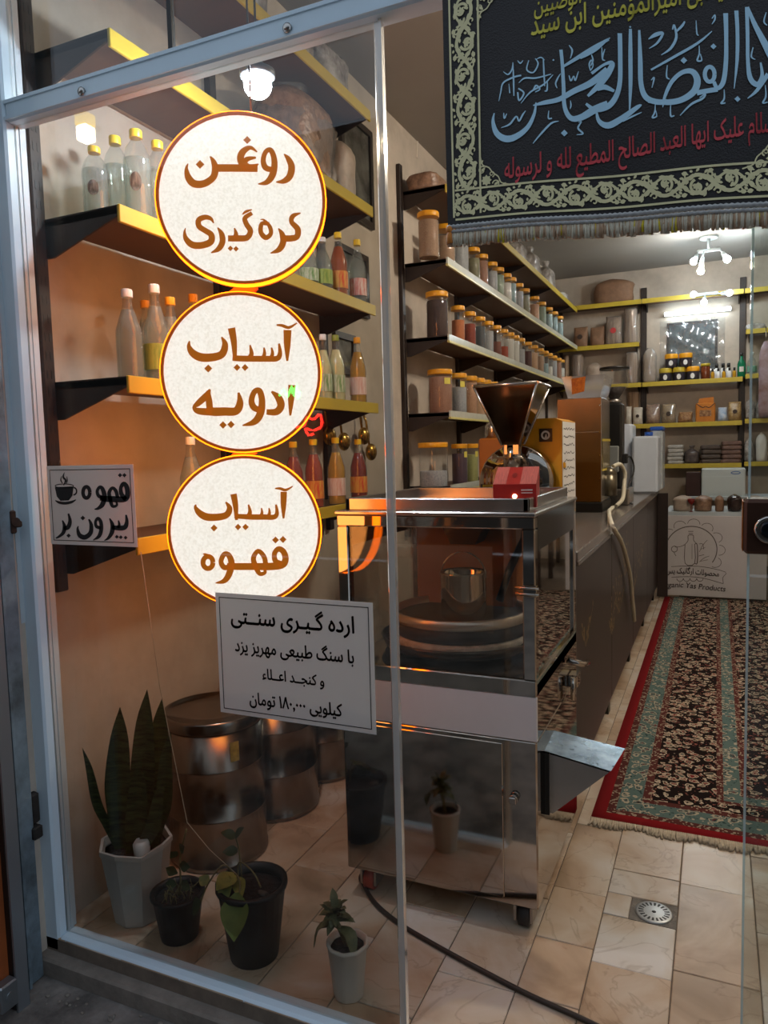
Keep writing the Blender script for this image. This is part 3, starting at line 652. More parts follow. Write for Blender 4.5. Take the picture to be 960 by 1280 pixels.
def disc_sign(cx, cy, r, strokes, org, k, label):
    c = onY(cx, cy, 1.58); t = thing('round_sign', label, 'sign', tuple(c), 0, 'round lit signs in the window')
    n = 64; cs = [(math.cos(2*math.pi*i/n), math.sin(2*math.pi*i/n)) for i in range(n)]
    def P(u, v, d): return tuple(DU*u+DV*v+DN*d)
    MB().add([P(r*.955*a, r*.955*b, .001) for a, b in cs], [tuple(range(n))]).build('face', M_DISC, t)
    def ringm(prof): 
        R = [[P(rr*a, rr*b, d) for a, b in cs] for rr, d in prof]; return MB().rings(R, True, False, False, True)
    ringm([(r*.950, .0015), (r*.950, .006), (r*.985, .006), (r*.985, .0015)]).build('rim_band', M_RIMD, t)
    ringm([(r*.985, .004), (r, .003), (r, -.022), (r*.985, -.024)]).build('rim_light', M_RIM, t)
    ringm([(r*.985, -.022), (r*.985, -.05), (r*.97, -.052)]).build('case', mat('amber_case', '#b86a1c', .4), t)
    MB().add([P(r*.97*a, r*.97*b, -.052) for a, b in cs], [tuple(reversed(range(n)))]).build('back', M_DBACK, t)
    V, F = strokes_to_polys(strokes, 5); m = MB()
    m.add([onPlane(org[0]+x/k, org[1]+y/k, c+DN*.0035, DN)-c for x, y in V], F); m.build('lettering', M_SIGNINK, t)
    return t, c
# traced from the photograph, pen strokes (x, y, width) in crop pixels
T1 = [[(700, 250, 6), (722, 275, 26), (738, 315, 34), (728, 362, 34), (698, 386, 26), (660, 390, 5)],
      [(645, 330, 26), (608, 318, 30), (596, 282, 26), (608, 240, 24), (632, 230, 26), (648, 262, 28), (652, 310, 32), (640, 360, 34), (612, 392, 26), (570, 400, 5)],
      [(566, 240, 6), (530, 218, 22), (492, 242, 34), (484, 282, 36), (520, 318, 40), (573, 300, 6)], [(560, 268, 10), (520, 274, 24), (500, 290, 30)],
      [(568, 322, 36), (460, 320, 38), (345, 320, 38)], [(330, 262, 6), (346, 285, 24), (356, 322, 34), (346, 366, 34), (300, 398, 36), (250, 398, 38), (222, 368, 34), (212, 325, 18), (220, 298, 5)],
      ('dot', 516, 180, 20), ('dot', 280, 302, 22),
      [(783, 545, 6), (745, 560, 24), (738, 590, 24), (768, 625, 30), (765, 662, 30), (735, 672, 32), (690, 672, 32)], [(672, 622, 6), (690, 650, 26), (696, 690, 32), (675, 728, 28), (632, 746, 5)],
      [(625, 600, 20), (590, 598, 22), (584, 640, 24), (608, 668, 26), (634, 648, 22), (628, 612, 20), (600, 580, 10), (582, 578, 4)],
      [(540, 545, 20), (505, 570, 24), (512, 600, 26), (532, 635, 28), (515, 668, 30), (470, 672, 32), (420, 672, 30)], [(540, 528, 5), (510, 538, 14), (492, 552, 5)], [(452, 620, 6), (460, 650, 22), (455, 672, 26)],
      [(368, 618, 6), (388, 650, 26), (392, 690, 30), (372, 725, 26), (335, 744, 5)], ('dot', 432, 722, 14), ('dot', 460, 724, 14),
      [(348, 596, 5), (335, 574, 18), (305, 566, 26), (274, 580, 28), (276, 612, 28), (308, 634, 28), (336, 654, 30), (334, 688, 34), (292, 706, 34), (242, 704, 34), (210, 674, 26), (203, 640, 12), (208, 620, 4)]]
T2 = [[(542, 168, 32), (541, 230, 26), (541, 292, 8)], [(498, 148, 6), (520, 150, 12), (548, 158, 12), (580, 140, 5)],
      [(508, 222, 8), (512, 262, 18), (500, 282, 22), (460, 283, 24), (400, 283, 24), (350, 282, 24), (322, 280, 22)], [(478, 238, 6), (482, 262, 14), (476, 280, 16)], [(448, 238, 6), (450, 262, 14), (444, 280, 16)], [(392, 228, 6), (398, 262, 18), (390, 280, 20)],
      [(318, 160, 30), (328, 220, 24), (332, 290, 14)], ('dot', 340, 318, 14), ('dot', 372, 318, 14),
      [(278, 196, 6), (292, 225, 24), (282, 262, 30), (250, 276, 32), (200, 278, 34), (165, 262, 30), (148, 235, 18), (150, 212, 5)], ('dot', 225, 322, 16),
      [(560, 388, 30), (556, 450, 24), (553, 510, 8)], [(478, 414, 8), (505, 438, 28), (516, 470, 30), (498, 495, 28), (458, 496, 22)],
      [(440, 492, 22), (408, 478, 26), (398, 450, 24), (410, 415, 22), (430, 412, 24), (440, 450, 26), (434, 500, 30), (410, 535, 26), (362, 550, 5)],
      [(346, 418, 8), (352, 460, 28), (336, 492, 32), (290, 494, 34), (240, 494, 34), (218, 480, 26)], [(232, 405, 8), (218, 430, 26), (186, 460, 24), (168, 478, 14), (186, 492, 26), (240, 496, 30)], [(224, 410, 14), (228, 450, 26), (232, 492, 26)], ('dot', 284, 548, 15), ('dot', 316, 546, 15)]
T3 = [[(527, 815, 26), (526, 870, 22), (526, 922, 7)], [(492, 802, 5), (512, 802, 11), (535, 808, 11), (563, 793, 4)],
      [(496, 866, 8), (500, 900, 16), (488, 916, 20), (450, 916, 22), (400, 916, 22), (358, 914, 20), (330, 912, 20)], [(468, 880, 5), (470, 900, 12), (464, 914, 14)], [(438, 880, 5), (440, 900, 12), (434, 914, 14)], [(386, 866, 6), (392, 896, 16), (384, 914, 18)],
      [(326, 824, 26), (334, 870, 22), (338, 928, 12)], ('dot', 344, 956, 13), ('dot', 374, 956, 13),
      [(295, 856, 6), (310, 880, 22), (300, 906, 26), (268, 916, 28), (220, 916, 30), (190, 900, 26), (174, 878, 14), (176, 866, 5)], ('dot', 248, 960, 14),
      [(520, 1105, 24), (494, 1092, 22), (490, 1062, 20), (506, 1044, 22), (526, 1055, 24), (534, 1085, 26), (520, 1108, 28), (470, 1114, 30), (400, 1114, 28), (340, 1114, 28), (300, 1112, 24)],
      [(455, 1108, 20), (448, 1075, 20), (425, 1052, 18), (406, 1078, 20), (412, 1108, 22), (430, 1142, 18), (452, 1138, 14), (448, 1118, 12)],
      [(318, 1112, 20), (290, 1118, 22), (276, 1095, 20), (288, 1066, 20), (306, 1068, 22), (318, 1100, 26), (308, 1145, 26), (288, 1172, 20), (254, 1180, 4)],
      ring_stroke(224, 1098, 20, 24, 20), [(238, 1078, 16), (214, 1066, 10), (204, 1064, 4)], ('dot', 494, 1008, 14), ('dot', 524, 1006, 14)]
d1, c1 = disc_sign(302, 249, .2095, T1, (180, 130), 4.0, 'topmost round lit sign reading روغن کره گیری')
d2, c2 = disc_sign(302, 466, .2025, T2, (190, 360), 3.2, 'middle round lit sign reading آسیاب ادویه')
d3, c3 = disc_sign(306.5, 664, .1975, T3, (190, 360), 3.2, 'lowest round lit sign reading آسیاب قهوه')
lift = Vector((0, 0, .2095)); dep = DN*-.03
MB().tube([tuple(dep+DU*.03+Vector((0, 0, .2))), tuple(dep+DU*.03+Vector((0, 0, ZC-c1.z)))], .0025, 6).build('cord', M_RUB, d1)
for o, (a, ra), (b, rb) in ((d2, (c2, .2025), (c1, .2095)), (d3, (c3, .1975), (c2, .2025))):
    m = MB(); q0 = Vector((0, 0, ra*.992)); q1 = (b-a)+Vector((0, 0, -rb*1.001)); 
    P8 = [q+DU*s*.03+DN*d for q in (q0, q1) for s, d in ((-1, -.045), (1, -.045), (1, -.02), (-1, -.02))]
    m.add(P8, [(0, 3, 2, 1), (4, 5, 6, 7), (0, 1, 5, 4), (1, 2, 6, 5), (2, 3, 7, 6), (3, 0, 4, 7)]); m.build('link', M_LINK, o)

# ------------------------------------------------------------------ small signs stuck on the pane
def trans_mat(name, c):
    m = bpy.data.materials.new(name); m.use_nodes = True; nt = m.node_tree; N = nt.nodes; L = nt.links; b = N['Principled BSDF']; b.inputs['Base Color'].default_value = lin(c); b.inputs['Roughness'].default_value = .35
    t = N.new('ShaderNodeBsdfTranslucent'); t.inputs[0].default_value = lin(c); x = N.new('ShaderNodeMixShader'); x.inputs[0].default_value = .45
    L.new(b.outputs[0], x.inputs[1]); L.new(t.outputs[0], x.inputs[2]); L.new(x.outputs[0], N['Material Output'].inputs[0]); return m
M_SIGNP = trans_mat('sign_sheet', '#e9e4de')
YS = YG-.0042
def sheet(name, label, corners, cat='sign'):
    P = [onY(x, y, YS) for x, y in corners]; x0 = (P[0].x+P[3].x)/2; x1 = (P[1].x+P[2].x)/2; z1 = (P[0].z+P[1].z)/2; z0 = (P[2].z+P[3].z)/2
    t = thing(name, label, cat, (x0, YS, z0)); W, H = x1-x0, z1-z0
    MB().box(0, W, 0, .0012, 0, H).build('sheet', M_SIGNP, t)
    m = MB(); a, b = .010, .0018
    for (p, q, r, s) in ((a, W-a, a, a+b), (a, W-a, H-a-b, H-a), (a, a+b, a, H-a), (W-a-b, W-a, a, H-a)): m.box(p, q, -.0006, -.0001, r, s)
    m.build('border_line', M_INKD, t)
    return t, W, H, (x0, z0)
t, W, H, o = sheet('coffee_sign', 'small white sign with a steaming cup reading قهوه بیرون بر', [(58, 582), (167, 581), (171, 685), (64, 679)])
TC = [[(630, 258, 22), (608, 232, 22), (604, 200, 18), (618, 178, 20), (634, 196, 24), (638, 235, 26), (622, 256, 28), (580, 256, 30), (530, 254, 30), (500, 250, 24)],
      [(588, 250, 18), (580, 216, 18), (562, 200, 16), (546, 222, 18), (550, 252, 20), (562, 290, 16), (584, 286, 12), (580, 264, 10)],
      [(520, 250, 20), (494, 240, 18), (486, 216, 16), (498, 196, 16), (512, 204, 20), (522, 240, 24), (512, 282, 24), (490, 302, 14), (472, 306, 4)],
      ring_stroke(432, 222, 17, 28, 18), ('dot', 600, 136, 11), ('dot', 622, 136, 11),
      [(630, 334, 8), (634, 368, 18), (624, 396, 24), (590, 400, 24), (560, 396, 20)], [(592, 362, 6), (596, 384, 14), (590, 400, 16)],
      [(548, 352, 6), (562, 384, 20), (560, 420, 22), (542, 450, 14), (522, 462, 4)], ('dot', 584, 444, 10), ('dot', 604, 446, 10), ('dot', 628, 448, 10),
      [(505, 400, 18), (482, 392, 16), (478, 368, 14), (490, 352, 16), (504, 370, 18), (506, 408, 20), (494, 442, 18), (466, 460, 4)],
      [(444, 356, 8), (456, 385, 18), (452, 425, 22), (425, 446, 24), (398, 436, 22), (388, 405, 12), (392, 390, 4)], ('dot', 414, 350, 12),
      [(342, 328, 8), (350, 365, 18), (340, 396, 22), (318, 402, 18)], [(312, 362, 6), (322, 392, 18), (316, 424, 18), (290, 446, 10), (278, 450, 4)], ('dot', 343, 438, 11),
      ('poly', [(274, 196), (368, 192), (362, 238), (344, 262), (302, 264), (284, 242)]), ring_stroke(322, 190, 46, 10, 4), ring_stroke(368, 216, 15, 18, 7, -90, 95), [(276, 262, 4), (295, 272, 12), (325, 276, 14), (358, 270, 12), (380, 258, 4)],
      [(322, 122, 2), (316, 145, 9), (328, 162, 9), (318, 186, 4)], [(308, 140, 2), (304, 160, 6), (312, 176, 5)], [(334, 142, 2), (336, 162, 6), (330, 178, 3)]]
V, F = strokes_to_polys(TC, 5); m = MB(); o3 = Vector((o[0], YS, o[1]))
m.add([onY(x/4, 560+y/4, YS-.0006)-o3 for x, y in V], F); m.build('lettering', M_INKD, t)
t, W, H, o = sheet('price_sign', 'larger white price sheet with four Persian lines under the lowest round sign', [(269, 742), (467, 752), (469, 918), (276, 890)])
m = MB()
for tx, x0, x1, y, hs in (('ارده گـیـری سنــتی', .10, .895, .76, 1.15), ('با سنگ طبیعی مهریز یزد', .12, .885, .53, 1.25), ('و کنجــد اعــلاء', .30, .70, .325, 1.2), ('کیلویی ۱۸۰,۰۰۰ تومان', .205, .80, .105, 1.25)):
    m = MB(); V, F = text_fit(tx, x0*W, x1*W, y*H, .022, hs); flat(m, V, F, lambda a, b: (a, -.0006, b)); m.build('text_line', M_INKD, t)

# ------------------------------------------------------------------ mourning banner over the doorway
YBN = 1.335
BL = onY(558, 286, YBN); BR = onY(960, 255, YBN); slope = (BR.z-BL.z)/(BR.x-BL.x)
XL = onY(558, 150, YBN).x; XR = onY(1036, 250, YBN).x; ZT = onY(600, -58, YBN).z
def zbot(x): return BL.z+slope*(x-BL.x)
def cloth(x, z, off=0.0):
    y = YBN+.006*math.sin(9*x+1.2)+.004*math.sin(17*x+3*z)+.003*math.sin(23*x-5*z+1)
    return Vector((x, y-off, z))
ban = thing('banner', 'black cloth banner with blue Arabic calligraphy and gold arabesque border over the doorway', 'banner', tuple(cloth(XL, ZT)))
BO = Vector(ban.location)
nx, nz = 60, 30; m = MB(); vs = []
for side in (0, .0015):
    for j in range(nz+1):
        for i in range(nx+1):
            x = XL+(XR-XL)*i/nx; z = ZT+(zbot(x)-ZT)*j/nz; vs.append(cloth(x, z, side)-BO)
fs = []
for sd in (0, 1):
    b = sd*(nx+1)*(nz+1)
    for j in range(nz):
        for i in range(nx):
            a = b+j*(nx+1)+i; q = (a, a+1, a+nx+2, a+nx+1); fs.append(q if sd == 0 else tuple(reversed(q)))
m.add(vs, fs, True); m.build('cloth', mat('dark_satin', '#1a1110', .5, var=.2, scale=3, bump=.2, bscale=400), ban)
def on_ban(px, py, off=.003):
    p = onY(px, py, YBN); return cloth(p.x, p.z, off)-BO
def draw(name, strokes, org, k, m_, off=.003):
    V, F = strokes_to_polys(strokes, 5); mb = MB(); mb.add([on_ban(org[0]+x/k, org[1]+y/k, off) for x, y in V], F); return mb
KB = 4.268
QA = [[(338, 612, 6), (332, 660, 18), (352, 720, 30), (400, 750, 36), (455, 738, 32), (515, 690, 24), (550, 620, 16), (560, 556, 8)],
      [(545, 572, 6), (600, 558, 22), (680, 540, 26), (760, 495, 30), (850, 450, 34), (940, 380, 40)],
      [(692, 275, 18), (700, 360, 18), (706, 470, 20), (712, 580, 22), (745, 638, 28), (800, 632, 34), (870, 590, 40), (940, 560, 40)],
      [(700, 368, 12), (780, 318, 20), (870, 262, 22), (945, 218, 14)], [(735, 252, 4), (752, 280, 10), (742, 322, 4)],
      [(672, 480, 4), (664, 455, 8), (676, 425, 8), (690, 402, 3)], [(740, 590, 4), (745, 570, 8), (742, 545, 4)],
      [(735, 412, 5), (745, 440, 9), (760, 415, 5), (768, 438, 9), (785, 390, 4)], ('dot', 710, 718, 18), ('dot', 652, 330, 6),
      [(545, 775, 4), (590, 720, 10), (640, 668, 10), (680, 655, 4)], [(628, 600, 4), (626, 640, 8), (645, 640, 8)], [(775, 725, 4), (808, 718, 9), (782, 690, 10), (800, 655, 6), (785, 660, 4)],
      [(388, 610, 4), (392, 640, 9), (404, 615, 4)], [(375, 690, 3), (420, 672, 10), (455, 630, 8), (470, 655, 9), (490, 620, 9), (505, 600, 3)],
      [(848, 385, 6), (842, 350, 8), (855, 330, 8), (862, 360, 6), (848, 385, 6)], [(912, 330, 3), (915, 300, 8), (925, 270, 3)],
      [(362, 548, 3), (372, 500, 7), (385, 450, 8), (440, 420, 10), (480, 410, 8)], [(385, 390, 3), (410, 405, 8), (430, 380, 7), (436, 340, 4)], [(436, 345, 5), (440, 440, 9), (442, 520, 6)], [(415, 455, 3), (420, 505, 7)], [(465, 480, 8), (495, 505, 9), (470, 545, 9), (462, 500, 8)], [(480, 560, 3), (530, 500, 9), (600, 460, 9), (650, 408, 4)], [(598, 320, 6), (602, 400, 9), (606, 470, 5)], [(468, 450, 4), (500, 425, 9), (560, 425, 9), (640, 405, 5)], [(520, 330, 5), (510, 380, 8), (545, 395, 8), (570, 350, 8), (555, 320, 5)], [(620, 440, 4), (618, 490, 9), (605, 495, 4)], [(460, 330, 3), (475, 345, 8), (490, 330, 3)], [(560, 325, 3), (585, 315, 7), (605, 330, 3)], [(545, 490, 8), (560, 465, 9), (580, 485, 8), (555, 500, 6)]]
QB = [[(150, 185, 24), (152, 300, 24), (150, 440, 24), (128, 520, 28), (85, 572, 30), (20, 590, 24), (-30, 560, 14)], [(206, 160, 16), (206, 300, 22), (206, 460, 20), (200, 612, 5)], [(253, 165, 12), (258, 320, 24), (262, 450, 26), (288, 520, 30), (345, 545, 30), (400, 545, 28)],
      [(25, 590, 8), (38, 648, 22), (85, 672, 34), (150, 640, 32), (240, 575, 22), (265, 560, 6)],
      [(300, 540, 20), (400, 548, 30), (480, 535, 32), (545, 490, 36), (562, 430, 36), (535, 385, 30), (480, 390, 24), (425, 440, 22), (388, 520, 16), (378, 575, 4)],
      [(560, 500, 28), (610, 490, 26), (670, 480, 26)], ring_stroke(628, 400, 26, 40, 22), [(650, 440, 20), (670, 475, 22), (700, 440, 26), (714, 340, 24), (716, 200, 22), (713, 70, 26)],
      [(770, 55, 22), (776, 170, 20), (774, 320, 18), (758, 475, 4)], [(826, 35, 20), (830, 180, 20), (832, 330, 20), (846, 420, 28), (885, 448, 28), (908, 400, 20), (900, 330, 10)], [(830, 35, 16), (870, 130, 26), (940, 260, 40), (960, 300, 40)], [(830, 525, 4), (880, 480, 18), (940, 390, 24)],
      [(315, 375, 10), (430, 310, 14), (560, 235, 14), (640, 168, 5)], [(370, 295, 4), (420, 260, 14), (450, 200, 14), (438, 135, 10), (430, 160, 8)], [(450, 170, 10), (480, 140, 14), (495, 115, 8)],
      [(302, 212, 5), (340, 188, 22), (378, 180, 14), (350, 230, 12), (305, 262, 4)], ('dot', 490, 325, 18), ('dot', 648, 250, 16), ('dot', 776, 530, 16), ('dot', 205, 150, 6),
      [(165, 650, 4), (210, 625, 10), (265, 600, 4)], [(572, 245, 4), (572, 290, 8), (562, 325, 10), (585, 325, 8), (578, 290, 5)], [(555, 110, 4), (560, 180, 8), (570, 190, 4)], [(640, 130, 4), (655, 105, 9), (655, 80, 7), (640, 100, 5)],
      [(470, 620, 4), (530, 560, 12), (590, 530, 12), (605, 505, 8), (575, 525, 6)], [(420, 560, 4), (420, 620, 10), (440, 620, 6)], [(338, 555, 4), (335, 600, 8), (322, 628, 9), (345, 622, 7), (340, 590, 4)], [(320, 470, 4), (330, 430, 9), (330, 415, 8), (316, 430, 5)], [(402, 350, 4), (398, 410, 9), (415, 425, 4)], [(705, 480, 4), (705, 530, 9), (688, 555, 9), (712, 552, 7)], [(860, 250, 5), (850, 300, 9), (872, 315, 4)], [(930, 60, 4), (918, 110, 9), (935, 130, 5)], [(925, 450, 4), (928, 510, 9), (912, 545, 9), (938, 540, 6)],
      [(55, 260, 4), (58, 320, 8), (72, 330, 4)], [(0, 300, 5), (8, 330, 9), (-4, 360, 5)],
      [(-60, 320, 14), (20, 275, 18), (98, 210, 5)], [(-20, 520, 14), (40, 460, 30), (85, 400, 34), (110, 345, 26), (70, 350, 14), (0, 400, 16)], [(30, 480, 24), (70, 470, 28), (120, 490, 14)]]
mb = draw('a', QA, (540, 0), KB, None); mb2 = draw('b', QB, (740, 0), KB, None); mb.add(mb2.v, mb2.f)
mb.build('calligraphy', mat('pale_blue_print', '#b4dcf0', .5, var=.08, scale=30), ban)
def ban_text(tx, pxa, pya, pxb, pyb, hs, bold, m_, name):
    V, F, wd = text2d(tx, bold); k = (pxb-pxa)/wd; mbx = MB()
    mbx.add([on_ban(pxa+p[0]*k, pya+(pyb-pya)*p[0]/wd-p[1]*k*hs, .0032) for p in V], F); return mbx.build(name, m_, ban)
ban_text('السلام علیک ایها العبد الصالح المطیع لله و لرسوله', 632, 226, 978, 160, 2.0, .012, mat('red_print', '#dc4a50', .55), 'red_verse')
MY = mat('yellow_print', '#e2d44c', .55)
ban_text('یا ابن امیرالمؤمنین ابن سید', 664, 46, 905, -6, 1.6, .014, MY, 'yellow_verse')
ban_text('الوصیین', 668, 20, 728, 6, 1.6, .014, MY, 'yellow_verse')
# gold arabesque border: two rules and a scrolling vine with leaves and flowers
def petal(x, y, a, l, wd):
    c, s = math.cos(a), math.sin(a); return ('poly', [(x+c*u*l-s*v*wd, y+s*u*l+c*v*wd) for u, v in ((0, 0), (.3, .42), (.65, .45), (1, 0), (.65, -.45), (.3, -.42))])
def spiral(x, y, r, a0, turns, sgn, wd): return [(x+r*(1-.8*i/14)*math.cos(a0+sgn*turns*6.283*i/14), y+r*(1-.8*i/14)*math.sin(a0+sgn*turns*6.283*i/14), wd*(1-.35*i/14)) for i in range(15)]
UNIT = []
UNIT.append([(2.2*i/22, .5+.30*math.sin(2*math.pi*i/22), .13) for i in range(23)])
UNIT.append([(2.2*i/22, .5-.34*math.sin(2*math.pi*i/22), .09) for i in range(23)])
UNIT += [spiral(.55, .40, .26, 1.9, 1.1, 1, .10), spiral(1.65, .60, .26, -1.2, 1.1, 1, .10), spiral(.2, .80, .14, 0, .9, -1, .07), spiral(1.25, .2, .14, 3, .9, -1, .07), spiral(2.0, .22, .13, 2, .9, 1, .07), spiral(.95, .80, .13, 5, .9, 1, .07)]
for (x, y) in ((.55, .40), (1.65, .60)):
    for q in range(6): UNIT.append(petal(x, y, q*math.pi/3+.3, .16, .09))
for x, y, a, l in ((0.02, .5, .9, .30), (.05, .5, -.9, .30), (1.12, .5, 2.2, .30), (1.12, .5, -2.2, .30), (1.1, .5, .8, .28), (1.1, .5, -.8, .28), (.3, .15, .3, .26), (.85, .12, 2.8, .26), (1.4, .88, -.3, .26), (1.95, .86, -2.8, .26), (.3, .62, 1.2, .22), (.84, .6, 1.9, .22), (1.4, .38, -1.2, .22), (1.92, .4, -1.9, .22), (.0, .12, .2, .2), (.0, .9, -.2, .2), (1.1, .93, 3.3, .2), (2.2, .12, 3, .2)):
    UNIT.append(petal(x, y, a, l*1.15, .17))
MG = mat('gold_print', '#e6dba8', .5, var=.12, scale=40)
_r = random.Random(8)
for _i in range(34): UNIT.append(petal(_r.uniform(0, 2.2), _r.uniform(.06, .94), _r.uniform(0, 6.28), _r.uniform(.12, .2), .10))
V0, F0 = strokes_to_polys(UNIT, 3)
gm = MB(); BW = .046
# bottom band follows the hem, left band follows the side
x = XL+.016
def hem(u, v): return (XL+.016+u, zbot(XL+.016+u)+.016+v)
def side(u, v): return (XL+.016+v, zbot(XL)+.016+u)
def rside(u, v): return (XR-.016-v, zbot(XR)+.016+u)
def tophem(u, v): return (XL+.016+u, ZT-.016-v)
WB, HB = XR-XL-.032, ZT-BL.z-.032
def run(fn, length, start, flip):
    n_ = max(1, round((length-2*start)/(2.2*BW))); un = (length-2*start)/n_/2.2
    for i_ in range(n_): gm.add([cloth(*fn(start+(i_*2.2+a_)*un, (1-b_ if flip else b_)*BW), .0032)-BO for a_, b_ in V0], F0)
    for v in (-.06, 1.06):
        st, _f = strokes_to_polys([[(length*i_/60, v*BW, .0036) for i_ in range(61)]], 1); gm.add([cloth(*fn(a_, b_), .0032)-BO for a_, b_ in st], _f)
run(hem, WB, 0, False); run(tophem, WB, 0, False); run(side, HB, BW*1.05, True); run(rside, HB, BW*1.05, True)
# larger corner spray
CS = [petal(.072, .072, q*math.pi/4, .018, .011) for q in range(8)]+[]
CS += [[(.052, .15, .004), (.060, .122, .004), (.080, .112, .004), (.094, .094, .004), (.112, .080, .004), (.122, .060, .004), (.15, .052, .004)], petal(.055, .10, .8, .02, .009), petal(.10, .055, .6, .02, .009), petal(.052, .125, .9, .016, .008), petal(.125, .05, .6, .016, .008)]+[spiral(.058, .105, .013, 1, 1.2, 1, .004), spiral(.105, .058, .013, 3, 1.2, -1, .004), spiral(.09, .09, .010, 5, 1.2, 1, .004)]
V1, F1 = strokes_to_polys(CS, 3); _sq = lambda v: v if v < .046 else .046+(v-.046)*.55
V1 = [(_sq(a_), _sq(b_)) for a_, b_ in V1]
for fn in (lambda a_, b_: hem(a_, b_), lambda a_, b_: (XR-.016-a_, zbot(XR)+.016+b_), lambda a_, b_: (XL+.016+a_, ZT-.016-b_), lambda a_, b_: (XR-.016-a_, ZT-.016-b_)):
    gm.add([cloth(*fn(a_, b_), .0034)-BO for a_, b_ in V1], F1)
gm.build('gold_border', MG, ban)
# braid and fringe along the hem
m = MB(); n = 150
for rowz, rr in ((.004, .0042), (-.004, .0035)):
    m.tube([cloth(XL+(XR-XL)*i/n, zbot(XL+(XR-XL)*i/n)+rowz-.004+.0016*(i % 2), .003)-BO for i in range(n+1)], rr, 6)
m.build('braid', mat('silver_braid', '#b5b3b0', .5, .2, var=.3, scale=120), ban)
fm = [MB(), MB(), MB()]; nf = 620
for i in range(nf):
    x = XL+(XR-XL)*(i+.5)/nf; z = zbot(x)-.006; k = random.choices((0, 1, 2), (.62, .34, .04))[0]
    p0 = cloth(x, z, .002)-BO; ln = .026+random.uniform(-.004, .004); p1 = p0+Vector((random.uniform(-.002, .002), random.uniform(-.003, .003), -ln))
    fm[k].tube([p0, (p0+p1)/2+Vector((random.uniform(-.001, .001), -.001, 0)), p1], [.0016, .002, .0022], 4)
for k, (c, nm) in enumerate((('#d9ceb6', 'cream_fringe'), ('#bf9c7c', 'tan_fringe'), ('#d9c21c', 'yellow_fringe'))): 
    fo = fm[k].build(nm, mat(nm+'_yarn', c, .7, var=.2, scale=200), ban); fo['kind'] = 'stuff'
# orange knot at the left corner
kb = cloth(XL+.004, zbot(XL)-.004, .004)-BO
MB().sphere(tuple(kb), .007, 10, 6).tube([kb, kb+Vector((.001, 0, -.025))], [.004, .006], 6).build('corner_tassel', mat('orange_yarn', '#c87a2a', .7), ban)
# rod that carries the banner
MB().tube([(-.03, .004, -.003), (XR-XL+.05, .004, -.003)], .009, 10).build('rod', M_STEELB, ban)
for xx in (.05, XR-XL-.05):
    MB().box(xx-.006, xx+.006, -.004, .048, -.008, .004).build('rod_hook', M_STEELB, ban)

# ------------------------------------------------------------------ pendant LED lamp behind the pane
p = onY(322, 104, 1.70)
t = thing('pendant_lamp', 'small glowing LED bulb with grey cap hanging above the top sign', 'lamp', tuple(p))
MB().sphere((0, 0, -.004), .036, 18, 12, (1, 1, .95)).build('bulb', emat('led_white', '#e2f0ff', 420), t)
MB().lathe([(.040, .012), (.046, .016), (.046, .030), (.034, .036), (.016, .05), (.008, .07), (.0001, .07)], 20).build('cap', mat('grey_lamp_cap', '#6c7378', .4, .3), t)
MB().tube([(0, 0, .065), (0, 0, ZC-p.z)], .003, 6).build('cord', M_RUB, t)
# ------------------------------------------------------------------ sesame mill cart
CX0, CX1, CY0, CY1 = -.99, -.42, 1.86, 2.46; ZB, ZT2 = .085, 1.152
cart = thing('mill_cart', 'stainless steel sesame mill cart with a glass case on castors', 'cart', (CX0, CY0, 0))
W, D = CX1-CX0, CY1-CY0
MB().box(0, W, 0, D, ZB, .548, .004).build('cabinet', M_STEEL, cart)
dp = MB().box(.012, W-.092, -.004, .0, ZB+.02, .535, .0015).build('door', M_STEEL, cart)
MB().tube([(W-.062, 0, .389), (W-.062, -.018, .389)], .013, 12).box(W-.072, W-.052, -.022, -.016, .380, .398, .002).build('door_knob', M_STEEL, cart)
MB().box(0, W, 0, .012, .550, .667).build('apron', mat('white_enamel', '#d8d0cc', .35, var=.05), cart)
MB().box(W-.012, W, .012, D, .550, .70).box(0, .012, .012, D, .550, .70).box(.012, W-.012, D-.012, D, .550, .70).build('apron_side', M_STEEL, cart)
MB().box(0, W, 0, D, .667, .712, .003).build('deck', M_STEEL, cart)
PW = .034
for i, (x, y) in enumerate(((0, 0), (W-PW, 0), (0, D-PW), (W-PW, D-PW))):
    MB().box(x, x+PW, y, y+PW, .712, 1.108, .003).build('corner_post', M_STEEL, cart)
MB().box(0, W, 0, PW, 1.108, 1.14, .003).build('top_rail', M_STEEL, cart)
MB().box(0, W, D-PW, D, 1.108, 1.14, .003).build('top_rail', M_STEEL, cart)
for x in (W-PW, 0): MB().box(x, x+PW, PW, D-PW, 1.05, 1.14).build('side_rail', mat('black_gloss_panel', '#1c1b1c', .12, .5), cart)
MB().box(-.004, W+.004, -.006, D+.004, 1.140, ZT2, .003).build('top_plate', M_STEELB, cart)
MB().box(PW, W-PW, .008, .013, .712, 1.108).build('front_pane', DIRTY, cart)
MB().box(W-.013, W-.008, PW, D-PW, .712, 1.05).build('side_pane', DIRTY, cart)
MB().box(.008, .013, PW, D-PW, .712, 1.05).build('side_pane', DIRTY, cart)
MB().box(.03, W-.03, .03, D-.05, ZT2, ZT2+.006).box(.02, .035, .02, D-.04, ZT2, ZT2+.034, .002).box(W-.035, W-.02, .02, D-.04, ZT2, ZT2+.034, .002).box(.02, W-.02, .02, .035, ZT2, ZT2+.034, .002).box(.02, W-.02, D-.05, D-.035, ZT2, ZT2+.034, .002).build('top_tray', M_STEELB, cart)
hg = MB().box(W-.030, W+.006, -.012, .0, .935, .965, .002); hg.tube([(W-.05, -.010, .958), (W+.012, -.012, .958)], .004, 6).tube([(W-.05, -.010, .942), (W+.012, -.012, .942)], .004, 6); hg.build('hinge', M_STEEL, cart)
